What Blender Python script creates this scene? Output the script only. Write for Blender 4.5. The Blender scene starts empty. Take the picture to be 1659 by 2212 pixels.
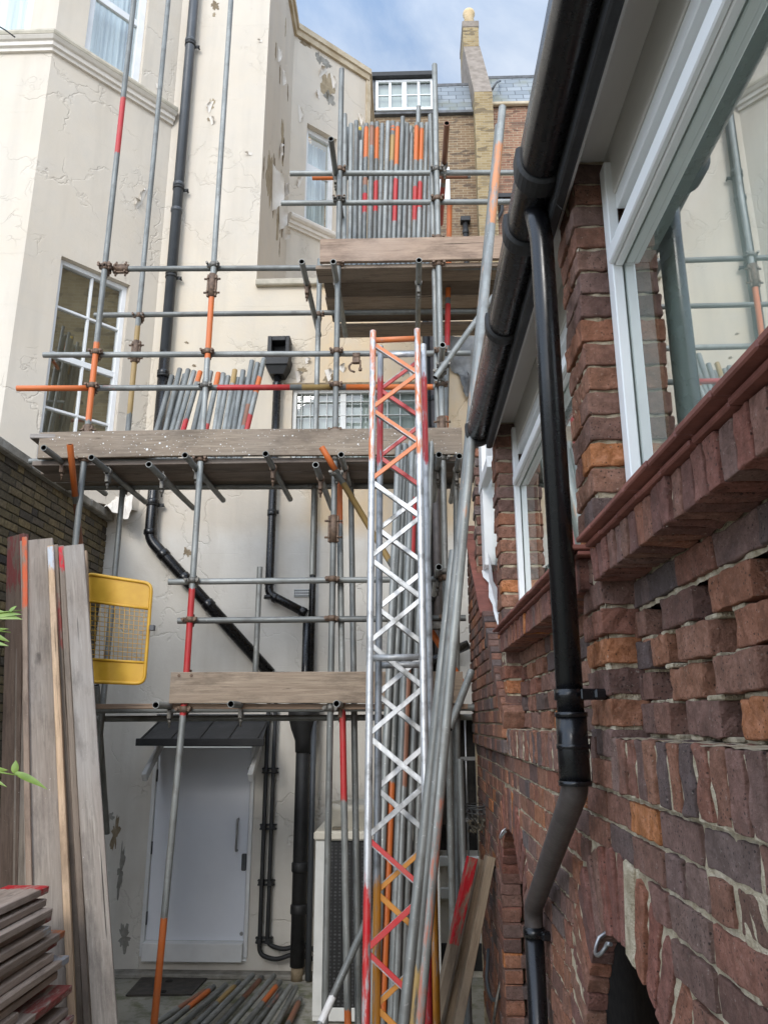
import bpy, math, random
import numpy as np
from mathutils import Vector, Matrix
random.seed(7); np.random.seed(7)
R = random.uniform
S = bpy.context.scene
COL = S.collection

# ---------------------------------------------------------------- camera model
F_, CX, CY = 1661.0, 829.5, 1106.0
PIT, YAW, HC = math.radians(15.2), math.radians(1.9), 2.4
def ray(x, y):
    u = (x-CX)/F_; v = (y-CY)/F_
    Y = math.cos(PIT)+v*math.sin(PIT); Z = math.sin(PIT)-v*math.cos(PIT)
    c, s = math.cos(YAW), math.sin(YAW)
    return Vector((u*c-Y*s, u*s+Y*c, Z))
O_ = Vector((0, 0, HC))
def P(x, y, Y):
    r = ray(x, y); return O_+r*(Y/r.y)
def PX(x, y, X):
    r = ray(x, y); return O_+r*(X/r.x)
def scr(q):
    x, y, z = q; c, s = math.cos(YAW), math.sin(YAW); Y = -x*s+y*c; z -= HC
    return CY-F_*(-Y*math.sin(PIT)+z*math.cos(PIT))/(Y*math.cos(PIT)+z*math.sin(PIT))
def PZ(x, y, Z):
    r = ray(x, y); return O_+r*((Z-HC)/r.z)
def PP(x, y, p, n):
    r = ray(x, y); return O_+r*((Vector(p)-O_).dot(n)/r.dot(n))
cam = bpy.data.cameras.new('camera'); co = bpy.data.objects.new('camera', cam); COL.objects.link(co)
co.location = O_; co.rotation_euler = (math.pi/2+PIT, 0, YAW)
cam.sensor_fit = 'VERTICAL'; cam.sensor_height = 36; cam.lens = 36*F_/2212; cam.clip_end = 500; cam.clip_start = .02
S.camera = co

# ---------------------------------------------------------------- node helpers
class NT:
    def __init__(s, name):
        s.m = bpy.data.materials.new(name); s.m.use_nodes = True
        s.t = s.m.node_tree; s.n = s.t.nodes; s.n.clear()
        s.out = s.n.new('ShaderNodeOutputMaterial')
    def node(s, typ, **kw):
        n = s.n.new(typ)
        for k, v in kw.items():
            if k.startswith('i_'):
                key = k[2:].replace('_', ' ')
                s.set(n.inputs[key], v)
            elif k.startswith('n_'):
                s.set(n.inputs[int(k[2:])], v)
            else: setattr(n, k, v)
        return n
    def set(s, inp, v):
        if isinstance(v, bpy.types.NodeSocket): s.t.links.new(v, inp)
        else:
            if inp.type == 'RGBA' and len(v) == 3: v = (*v, 1)
            inp.default_value = v
    def mix(s, f, a, b, mode='MIX'):
        n = s.n.new('ShaderNodeMix'); n.data_type = 'RGBA'; n.blend_type = mode
        s.set(n.inputs[0], f); s.set(n.inputs[6], a); s.set(n.inputs[7], b); return n.outputs[2]
    def math(s, op, a, b=0.0, c=None, clamp=False):
        n = s.n.new('ShaderNodeMath'); n.operation = op; n.use_clamp = clamp
        s.set(n.inputs[0], a); s.set(n.inputs[1], b)
        if c is not None: s.set(n.inputs[2], c)
        return n.outputs[0]
    def ramp(s, f, pts, interp='LINEAR'):
        n = s.n.new('ShaderNodeValToRGB'); e = n.color_ramp.elements; n.color_ramp.interpolation = interp
        while len(e) < len(pts): e.new(0.5)
        for k, (p, c) in enumerate(pts):
            e[k].position = p; e[k].color = (*c, 1) if not isinstance(c, (int, float)) else (c, c, c, 1)
        s.set(n.inputs[0], f); return n.outputs[0]
    def co(s, kind='Object', scale=(1, 1, 1), loc=(0, 0, 0), rot=(0, 0, 0)):
        tc = s.n.new('ShaderNodeTexCoord'); mp = s.n.new('ShaderNodeMapping')
        s.t.links.new(tc.outputs[kind], mp.inputs[0]); mp.inputs[3].default_value = scale
        mp.inputs[1].default_value = loc; mp.inputs[2].default_value = rot
        return mp.outputs[0]
    def noise(s, vec, sc, det=4, rough=.55, dist=0.0):
        n = s.n.new('ShaderNodeTexNoise'); s.set(n.inputs['Vector'], vec)
        n.inputs['Scale'].default_value = sc; n.inputs['Detail'].default_value = det
        n.inputs['Roughness'].default_value = rough; n.inputs['Distortion'].default_value = dist
        return n.outputs[0]
    def bsdf(s, col, rough=.6, metal=0.0, bump=None, bstr=.3, bdist=.01, spec=.5, **kw):
        b = s.n.new('ShaderNodeBsdfPrincipled')
        s.set(b.inputs['Base Color'], col); s.set(b.inputs['Roughness'], rough); s.set(b.inputs['Metallic'], metal)
        b.inputs['Specular IOR Level'].default_value = spec
        for k, v in kw.items(): s.set(b.inputs[k.replace('_', ' ')], v)
        if bump is not None:
            n = s.n.new('ShaderNodeBump'); n.inputs['Strength'].default_value = bstr; n.inputs['Distance'].default_value = bdist
            s.set(n.inputs['Height'], bump); s.t.links.new(n.outputs[0], b.inputs['Normal'])
        s.t.links.new(b.outputs[0], s.out.inputs[0]); return b
M = {}

def simple(name, c1, c2, rough=.5, metal=0.0, sc=8, bump=.15, bd=.004, spec=.5, scale=(1, 1, 1), **kw):
    t = NT(name); v = t.co('Object', scale)
    n = t.noise(v, sc, 6); n2 = t.noise(v, sc*7, 4)
    c = t.mix(t.ramp(n, [(.35, 0.), (.65, 1.)]), c1, c2)
    t.bsdf(c, t.math('ADD', t.math('MULTIPLY', n2, .25), rough-.12), metal, t.math('ADD', n, n2), bump, bd, spec, **kw)
    M[name] = t.m
    return t.m

# scaffold tube: galvanised steel with weathered paint given by the vertex colours
def tube_mat(name, lo, hi, metal=.45, rough=.42):
    t = NT(name); v = t.co('Object'); vs = t.co('Object', (1, 1, .12))
    a = t.node('ShaderNodeAttribute', attribute_name='Col'); inf = t.node('ShaderNodeObjectInfo')
    off = t.node('ShaderNodeVectorMath', operation='ADD', n_0=vs)
    cmb = t.node('ShaderNodeCombineXYZ', n_2=t.math('MULTIPLY', inf.outputs['Random'], 40)); t.set(off.inputs[1], cmb.outputs[0])
    off2 = t.node('ShaderNodeVectorMath', operation='ADD', n_0=v); t.set(off2.inputs[1], cmb.outputs[0])
    st = t.noise(off.outputs[0], 28, 6, .6); bl = t.noise(off2.outputs[0], 9, 5, .6); sp = t.noise(off2.outputs[0], 70, 3)
    g = t.mix(t.ramp(st, [(.3, 0.), (.7, 1.)]), lo, hi)
    g = t.mix(t.ramp(bl, [(.5, 0.), (.72, 1.)]), g, (.17, .165, .15))
    g = t.mix(t.ramp(sp, [(.66, 0.), (.74, .6)]), g, (.55, .54, .5))
    tone = t.math('ADD', t.math('MULTIPLY', inf.outputs['Random'], .55), .72)
    g = t.mix(1.0, g, t.node('ShaderNodeCombineColor', n_0=tone, n_1=tone, n_2=tone).outputs[0], 'MULTIPLY')
    wear = t.math('ADD', t.math('MULTIPLY', t.noise(off.outputs[0], 45, 5, .7), .75), t.math('MULTIPLY', bl, .35))
    msk = t.math('SUBTRACT', t.math('MULTIPLY', a.outputs['Alpha'], 1.35), wear)
    msk = t.ramp(msk, [(.12, 0.), (.22, 1.)])
    pc = t.mix(t.ramp(bl, [(.35, 0.), (.7, .45)]), a.outputs['Color'], t.mix(.5, a.outputs['Color'], (.3, .2, .12)))
    c = t.mix(msk, g, pc)
    mt = t.math('MULTIPLY', t.math('SUBTRACT', 1.0, msk), metal)
    t.bsdf(c, t.math('ADD', rough-.1, t.math('MULTIPLY', bl, .3)), mt, t.math('ADD', st, t.math('MULTIPLY', msk, .5)), .25, .002)
    M[name] = t.m
tube_mat('tube', (.145, .15, .14), (.30, .305, .285), .3, .46)
tube_mat('alloy', (.33, .335, .335), (.56, .565, .565), .45, .38)

def wood_mat():
    t = NT('wood'); inf = t.node('ShaderNodeObjectInfo'); a = t.node('ShaderNodeAttribute', attribute_name='Col')
    v = t.co('Object'); rnd = t.math('MULTIPLY', inf.outputs['Random'], 50)
    cmb = t.node('ShaderNodeCombineXYZ', n_0=rnd, n_1=rnd)
    vo = t.node('ShaderNodeVectorMath', operation='ADD', n_0=v, n_1=cmb.outputs[0]).outputs[0]
    vs = t.node('ShaderNodeVectorMath', operation='MULTIPLY', n_0=vo, n_1=(.06, 1, 1)).outputs[0]
    vk = t.node('ShaderNodeVectorMath', operation='MULTIPLY', n_0=vo, n_1=(.28, 1, 1)).outputs[0]
    g1 = t.noise(vs, 60, 8, .65, .6); g2 = t.noise(vs, 14, 4, .5, 1.5); k = t.noise(vk, 11, 3, .5, .8); big = t.noise(vo, 1.7, 4)
    c = t.mix(t.ramp(g1, [(.3, 0.), (.7, 1.)]), (.19, .155, .125), (.40, .345, .285))
    c = t.mix(t.ramp(g2, [(.42, 0.), (.6, .6)]), c, (.27, .22, .18))
    c = t.mix(t.ramp(k, [(.68, 0.), (.76, .85)]), c, (.07, .055, .045))
    c = t.mix(t.ramp(big, [(.45, 0.), (.7, .55)]), c, (.33, .30, .27))
    st = t.noise(t.node('ShaderNodeVectorMath', operation='MULTIPLY', n_0=vo, n_1=(.35, 1, 1)).outputs[0], 5.5, 7, .7)
    c = t.mix(t.ramp(st, [(.50, 0.), (.66, .62)]), c, (.115, .095, .08))
    ck = t.noise(t.node('ShaderNodeVectorMath', operation='MULTIPLY', n_0=vo, n_1=(.025, 1, 1)).outputs[0], 42, 2, .5)
    c = t.mix(t.ramp(ck, [(.70, 0.), (.735, .9)]), c, (.03, .025, .02))
    gr = t.noise(vo, 90, 4, .7); c = t.mix(t.ramp(gr, [(.6, 0.), (.75, .35)]), c, (.46, .42, .37))
    c = t.mix(1.0, c, inf.outputs['Color'], 'MULTIPLY')
    vo2 = t.node('ShaderNodeTexVoronoi', i_Vector=vo, i_Scale=16.0, i_Randomness=1.0)
    nz = t.noise(vo, 3, 3)
    vo3 = t.node('ShaderNodeTexVoronoi', i_Vector=vo, i_Scale=42.0, i_Randomness=1.0)
    rad = t.math('MULTIPLY', t.math('MULTIPLY', nz, inf.outputs['Alpha']), .75)
    spl = t.math('MAXIMUM', t.math('LESS_THAN', vo2.outputs['Distance'], t.math('SUBTRACT', rad, .02)), t.math('LESS_THAN', vo3.outputs['Distance'], t.math('SUBTRACT', rad, .01)))
    c = t.mix(spl, c, (.72, .71, .68))
    wear = t.noise(vk, 25, 5, .7)
    pm = t.ramp(t.math('SUBTRACT', t.math('MULTIPLY', a.outputs['Alpha'], 1.3), wear), [(.25, 0.), (.4, 1.)])
    c = t.mix(pm, c, a.outputs['Color'])
    t.bsdf(c, .78, 0, t.math('ADD', g1, t.math('MULTIPLY', g2, .7)), .55, .004, .25)
    M['wood'] = t.m
wood_mat()

def stucco_mat():
    t = NT('stucco'); v = t.co('Object')
    n1 = t.noise(v, .5, 5, .6); n2 = t.noise(v, 3.2, 6, .65); n3 = t.noise(v, 26, 5, .6); vert = t.noise(t.co('Object', (1, 1, .12)), 2.6, 5, .6)
    c = t.mix(t.ramp(n1, [(.35, 0.), (.65, 1.)]), (.60, .52, .415), (.64, .57, .475))
    sep = t.node('ShaderNodeSeparateXYZ', n_0=v)
    def band(o, lo, hi, e):
        a = t.node('ShaderNodeMapRange', n_0=o); a.inputs[1].default_value = lo-e; a.inputs[2].default_value = lo+e
        b = t.node('ShaderNodeMapRange', n_0=o); b.inputs[1].default_value = hi-e; b.inputs[2].default_value = hi+e
        return t.math('SUBTRACT', a.outputs[0], b.outputs[0])
    w = t.math('ADD', sep.outputs[0], t.math('MULTIPLY', t.math('SUBTRACT', n2, .5), .35))
    wz = t.math('ADD', sep.outputs[2], t.math('MULTIPLY', t.math('SUBTRACT', n2, .5), .3))
    peach = t.math('MULTIPLY', t.math('MULTIPLY', band(w, -1.15, 3.0, .12), band(wz, 4.35, 7.7, .05)), band(sep.outputs[1], 8.0, 8.45, .02))
    c = t.mix(peach, c, (.66, .50, .315))
    yel = t.math('MULTIPLY', band(wz, 5.2, 8.0, .5), band(w, -3.1, -1.1, .2))
    c = t.mix(t.math('MULTIPLY', yel, .35), c, (.70, .58, .40))
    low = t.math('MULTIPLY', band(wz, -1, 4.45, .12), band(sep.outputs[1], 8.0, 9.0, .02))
    c = t.mix(low, c, (.66, .62, .55))  # lower wall toned paler and greyer, its light and shade put into the colour
    c = t.mix(t.ramp(n2, [(.42, 0.), (.72, .5)]), c, (.56, .51, .44))
    c = t.mix(t.ramp(vert, [(.50, 0.), (.72, .42)]), c, (.44, .39, .32))
    # cracks
    d = t.node('ShaderNodeVectorMath', operation='ADD', n_0=v); nn = t.node('ShaderNodeTexNoise', i_Vector=v, i_Scale=4.0, i_Detail=6.0)
    t.set(d.inputs[1], t.node('ShaderNodeVectorMath', operation='SCALE', n_0=nn.outputs['Color'], i_Scale=.55).outputs[0])
    cr = t.node('ShaderNodeTexVoronoi', i_Vector=d.outputs[0], i_Scale=1.15); cr.feature = 'DISTANCE_TO_EDGE'
    cr2 = t.node('ShaderNodeTexVoronoi', i_Vector=d.outputs[0], i_Scale=4.6); cr2.feature = 'DISTANCE_TO_EDGE'
    m1 = t.ramp(t.noise(v, .75, 3), [(.47, 0.), (.56, 1.)]); m2 = t.ramp(t.noise(v, 1.1, 3), [(.58, 0.), (.64, 1.)])
    l1 = t.math('MULTIPLY', t.ramp(cr.outputs[0], [(.0, 1.), (.02, 0.)]), m1)
    l2 = t.math('MULTIPLY', t.ramp(cr2.outputs[0], [(.0, 1.), (.042, 0.)]), m2)
    ln = t.math('MAXIMUM', l1, l2)
    # faint ruled ashlar joints
    jz = t.math('PINGPONG', t.math('ADD', sep.outputs[2], .13), .31)
    jm = t.math('MULTIPLY', t.math('LESS_THAN', jz, .0035), t.ramp(t.noise(v, 1.3, 3), [(.5, 0.), (.6, 1.)]))
    c = t.mix(t.math('MULTIPLY', t.math('MAXIMUM', t.math('MULTIPLY', ln, .78), t.math('MULTIPLY', jm, .5))), c, (.17, .145, .115))
    h = t.math('SUBTRACT', t.math('ADD', t.math('MULTIPLY', n2, .8), t.math('MULTIPLY', n3, .25)), t.math('MULTIPLY', t.math('MAXIMUM', ln, jm), 1.2))
    h = t.math('ADD', h, t.math('MULTIPLY', m2, .25))
    t.bsdf(c, .72, 0, h, .5, .012, .3)
    M['stucco'] = t.m
stucco_mat()

def brick_mat(name, ramp, dirt=(.06, .05, .045), dirtk=.55, lime=.35):
    t = NT(name); g = t.node('ShaderNodeNewGeometry'); v = t.co('Object')
    r = g.outputs['Random Per Island']
    c = t.ramp(r, ramp)
    n1 = t.noise(v, 7, 6, .65); n2 = t.noise(v, 38, 6, .7); n3 = t.noise(v, 120, 4, .6)
    vb = t.node('ShaderNodeVectorMath', operation='ADD', n_0=v, n_1=t.node('ShaderNodeCombineXYZ', n_0=t.math('MULTIPLY', r, 37.0), n_1=t.math('MULTIPLY', r, 91.0)).outputs[0]).outputs[0]
    n1 = t.noise(vb, 9, 8, .68); n2 = t.noise(vb, 30, 9, .75)
    hs = t.node('ShaderNodeHueSaturation', i_Color=c, i_Value=t.math('ADD', t.math('MULTIPLY', n1, 1.9), .25), i_Saturation=t.math('ADD', t.math('MULTIPLY', n2, .9), .6)); c = hs.outputs[0]
    c = t.mix(t.ramp(n2, [(.38, 0.), (.60, .75)]), c, t.mix(.7, c, dirt))
    c = t.mix(t.ramp(n1, [(.52, 0.), (.66, dirtk)]), c, dirt)
    c = t.mix(t.ramp(t.noise(vb, 19, 8, .75), [(.62, 0.), (.70, lime)]), c, (.44, .38, .27))
    c = t.mix(t.ramp(n3, [(.64, 0.), (.72, .45)]), c, (.50, .44, .36))
    pit = t.node('ShaderNodeTexVoronoi', i_Vector=v, i_Scale=95.0)
    pm = t.math('MULTIPLY', t.math('LESS_THAN', pit.outputs[0], .22), t.math('GREATER_THAN', n1, .5))
    c = t.mix(t.math('MULTIPLY', pm, .7), c, (.02, .016, .014))  # dark pits and pale grains colour in the bump shading that soft light hides
    h = t.math('SUBTRACT', t.math('ADD', t.math('MULTIPLY', n2, .8), t.math('MULTIPLY', n3, .5)), t.math('MULTIPLY', pm, .8))
    t.bsdf(c, .82, 0, h, 1.0, .012, .3)
    M[name] = t.m
brick_mat('brick_red', [(0, (.12, .07, .06)), (.14, (.26, .12, .08)), (.27, (.10, .08, .078)), (.40, (.33, .14, .08)), (.52, (.20, .12, .10)), (.64, (.36, .16, .09)), (.74, (.15, .125, .12)), (.84, (.30, .12, .075)), (.92, (.09, .07, .065)), (.97, (.42, .17, .08)), (1, (.48, .19, .075))], dirtk=.4, lime=.22)
brick_mat('brick_orange', [(0, (.17, .085, .07)), (.3, (.27, .105, .075)), (.5, (.20, .12, .10)), (.75, (.33, .13, .075)), (.9, (.24, .13, .095)), (1, (.52, .19, .065))], dirtk=.4)
brick_mat('brick_stock', [(0, (.085, .075, .06)), (.3, (.19, .15, .075)), (.5, (.06, .055, .05)), (.75, (.26, .20, .10)), (1, (.13, .11, .085))], dirtk=.6, lime=.2)
simple('mortar', (.36, .29, .19), (.60, .51, .37), .9, 0, 22, .9, .012, .2)
simple('mortar_dark', (.045, .04, .035), (.10, .09, .075), .9, 0, 20, .8, .01, .2)
simple('tile_red', (.17, .06, .045), (.26, .095, .07), .62, 0, 12, .35, .004, .4)
simple('black_gloss', (.006, .006, .007), (.008, .008, .009), .27, 0, 3, .012, .001, .5)
simple('black_matt', (.011, .011, .011), (.02, .02, .02), .6, 0, 10, .1, .002)
simple('pipe_grey', (.055, .06, .066), (.07, .076, .083), .42, 0, 5, .02, .001)
simple('pipe_brown', (.05, .04, .036), (.085, .07, .063), .55, 0, 14, .25, .003)
simple('white_timber', (.80, .80, .78), (.85, .85, .83), .42, 0, 4, .12, .003, .5, (1, .25, 1))
simple('white_trim', (.68, .68, .67), (.76, .76, .75), .45, 0, 5, .1, .003)
simple('eaves_paint', (.58, .55, .50), (.66, .63, .58), .55, 0, 5, .15, .003, .4, (1, .25, 1))
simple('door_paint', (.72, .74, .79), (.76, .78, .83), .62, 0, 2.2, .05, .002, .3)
simple('rust', (.10, .065, .045), (.20, .13, .085), .6, .35, 40, .5, .003)
simple('coupler_steel', (.10, .095, .085), (.22, .20, .17), .5, .5, 40, .5, .003)
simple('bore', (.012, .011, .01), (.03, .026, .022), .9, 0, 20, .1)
simple('steel', (.30, .30, .30), (.42, .42, .42), .35, .8, 12, .1)
simple('yellow_paint', (.54, .285, .02), (.62, .35, .03), .42, 0, 9, .15, .002)
simple('cabinet_white', (.60, .60, .57), (.70, .70, .67), .5, 0, 5, .1)
simple('cowl_cream', (.60, .56, .47), (.68, .64, .55), .5, 0, 5, .1)
simple('lead_grey', (.055, .056, .058), (.11, .112, .115), .55, .1, 6, .2)
simple('stone', (.40, .36, .28), (.56, .50, .40), .85, 0, 6, .5, .01, .2)
simple('coping_conc', (.22, .205, .175), (.36, .34, .30), .9, 0, 9, .7, .012, .2)
simple('bare_render', (.30, .235, .15), (.42, .34, .23), .9, 0, 12, .7, .01, .2)
simple('bare_brown', (.20, .15, .095), (.30, .24, .16), .9, 0, 14, .7, .01, .2)
simple('paint_flake', (.66, .60, .52), (.72, .66, .58), .65, 0, 10, .2, .003)
simple('coping_tan', (.42, .33, .21), (.55, .46, .33), .8, 0, 5, .4, .006)
simple('chimney_pot', (.58, .42, .22), (.68, .52, .32), .75, 0, 3, .2)
simple('chimney_render', (.20, .165, .13), (.30, .25, .205), .9, 0, 5, .5, .02, .2)
simple('torn_sheet', (.07, .07, .07), (.24, .235, .22), .6, 0, 4, .5, .01)
simple('cast_iron', (.045, .04, .036), (.09, .078, .065), .6, .3, 14, .4, .004)
simple('plant_leaf', (.13, .22, .03), (.24, .34, .07), .45, 0, 20, .1, .002)
simple('dry_leaf', (.08, .075, .06), (.18, .15, .10), .8, 0, 30, .3)
simple('wire', (.05, .05, .048), (.12, .12, .11), .5, .5, 20, .2)
simple('white_sheet', (.72, .72, .70), (.78, .78, .77), .5, 0, 15, .4, .005)

def ground_mat():
    t = NT('concrete_ground'); v = t.co('Object')
    a = t.noise(v, 1.3, 6, .6); b = t.noise(v, 60, 4, .6); c_ = t.noise(v, 5, 5, .65)
    c = t.mix(t.ramp(a, [(.35, 0.), (.65, 1.)]), (.30, .285, .235), (.40, .38, .33))
    c = t.mix(t.ramp(c_, [(.47, 0.), (.62, .75)]), c, (.13, .14, .065))
    c = t.mix(t.ramp(b, [(.6, 0.), (.75, .5)]), c, (.40, .38, .33))
    t.bsdf(c, .88, 0, t.math('ADD', b, c_), .5, .008, .25); M['ground'] = t.m
ground_mat()
def slate_mat():
    t = NT('slate'); v = t.co('UV')
    br = t.node('ShaderNodeTexBrick', i_Vector=v, i_Scale=1.0); br.offset = .5
    t.set(br.inputs['Color1'], (.17, .19, .20)); t.set(br.inputs['Color2'], (.26, .28, .29)); t.set(br.inputs['Mortar'], (.05, .055, .06))
    br.inputs['Mortar Size'].default_value = .012; br.inputs['Brick Width'].default_value = .42; br.inputs['Row Height'].default_value = .24; br.inputs['Bias'].default_value = -.1
    m = t.ramp(t.noise(t.co('Object'), 1.1, 5, .6), [(.5, 0.), (.68, .6)])
    c = t.mix(m, br.outputs[0], (.17, .17, .10))
    t.bsdf(c, .5, 0, br.outputs['Fac'], -.6, .02); M['slate'] = t.m
slate_mat()
def farbrick_mat(name, c1, c2, c3):
    t = NT(name); v0 = t.co('UV'); v = t.node('ShaderNodeVectorMath', operation='ADD', n_0=v0, n_1=t.node('ShaderNodeVectorMath', operation='SCALE', n_0=t.node('ShaderNodeTexNoise', i_Vector=v0, i_Scale=6.0).outputs['Color'], i_Scale=.012).outputs[0]).outputs[0]
    br = t.node('ShaderNodeTexBrick', i_Vector=v, i_Scale=1.0); br.offset = .5
    t.set(br.inputs['Color1'], c1); t.set(br.inputs['Color2'], c2); t.set(br.inputs['Mortar'], (.36, .30, .20))
    br.inputs['Mortar Size'].default_value = .009; br.inputs['Brick Width'].default_value = .24; br.inputs['Row Height'].default_value = .08; br.inputs['Mortar Smooth'].default_value = .3
    cell = t.node('ShaderNodeTexVoronoi', i_Vector=t.node('ShaderNodeVectorMath', operation='MULTIPLY', n_0=v, n_1=(4.2, 12.5, 1)).outputs[0], i_Scale=1.0)
    c = t.mix(t.ramp(t.node('ShaderNodeSeparateColor', n_0=cell.outputs['Color']).outputs[0], [(.7, 0.), (.9, .6)]), br.outputs[0], (.06, .048, .04))
    n = t.noise(t.co('Object'), .55, 5, .6)
    c = t.mix(t.ramp(n, [(.42, 0.), (.66, .6)]), c, t.mix(.6, c, c3))
    t.bsdf(c, .85, 0, br.outputs['Fac'], -.6, .015, .2); M[name] = t.m
farbrick_mat('far_brown', (.18, .115, .07), (.26, .175, .10), (.12, .075, .05))
farbrick_mat('far_yellow', (.27, .195, .095), (.35, .265, .14), (.17, .115, .06))
farbrick_mat('far_red', (.22, .105, .07), (.29, .16, .10), (.20, .10, .07))

def glass_mat(name, ior, tint=(.9, .95, .92)):
    t = NT(name)
    gm = t.node('ShaderNodeNewGeometry'); dt = t.node('ShaderNodeVectorMath', operation='DOT_PRODUCT', n_0=gm.outputs['Incoming'], n_1=gm.outputs['Normal'])
    fc = t.math('ADD', ior, t.math('MULTIPLY', 1-ior, t.math('POWER', t.math('SUBTRACT', 1.0, t.math('ABSOLUTE', dt.outputs['Value'])), 3.2)), clamp=True)
    g = t.node('ShaderNodeBsdfGlossy', i_Roughness=.012); t.set(g.inputs[0], (.97, .98, .97))
    v = t.co('Object'); bp = t.node('ShaderNodeBump', i_Strength=.06, i_Distance=.004, i_Height=t.noise(v, 2.2, 1))
    t.set(g.inputs['Normal'], bp.outputs[0])
    tr = t.node('ShaderNodeBsdfTransparent'); t.set(tr.inputs[0], tint)
    mx = t.node('ShaderNodeMixShader', n_0=fc, n_1=tr.outputs[0], n_2=g.outputs[0])
    t.t.links.new(mx.outputs[0], t.out.inputs[0]); M[name] = t.m
glass_mat('glass', .11); glass_mat('glass_mid', .30); glass_mat('glass_near', .42, (.85, .9, .87))
def curtain_mat():
    t = NT('curtain'); v = t.co('Object', (1, 1, .04)); n = t.noise(v, 13, 3)
    c = t.mix(t.ramp(n, [(.35, 0.), (.65, 1.)]), (.50, .53, .56), (.78, .80, .82)); t.bsdf(c, .8, 0, n, .6, .05, .2); M['curtain'] = t.m
curtain_mat()
simple('blind', (.60, .64, .58), (.66, .70, .64), .7, 0, 3, .1)
simple('frost', (.34, .36, .35), (.40, .42, .41), .7, 0, 2, .1)
simple('canopy_dark', (.022, .022, .023), (.04, .04, .041), .7, 0, 6, .2)
simple('brick_reflect_tan', (.13, .10, .065), (.19, .15, .095), .9, 0, 3, .1)  # backing of the bay pane, tan of the reflected brick put into its colour
def coil_mat():
    t = NT('coil'); v = t.co('Object', (1, 1, 1.4))
    vo = t.node('ShaderNodeTexVoronoi', i_Vector=v, i_Scale=26.0, i_Randomness=.12)
    c = t.mix(t.ramp(vo.outputs[0], [(.25, 0.), (.5, 1.)]), (.10, .10, .105), (.004, .004, .004)); t.bsdf(c, .5, 0, vo.outputs[0], -.9, .02); M['coil'] = t.m
coil_mat()

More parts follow.
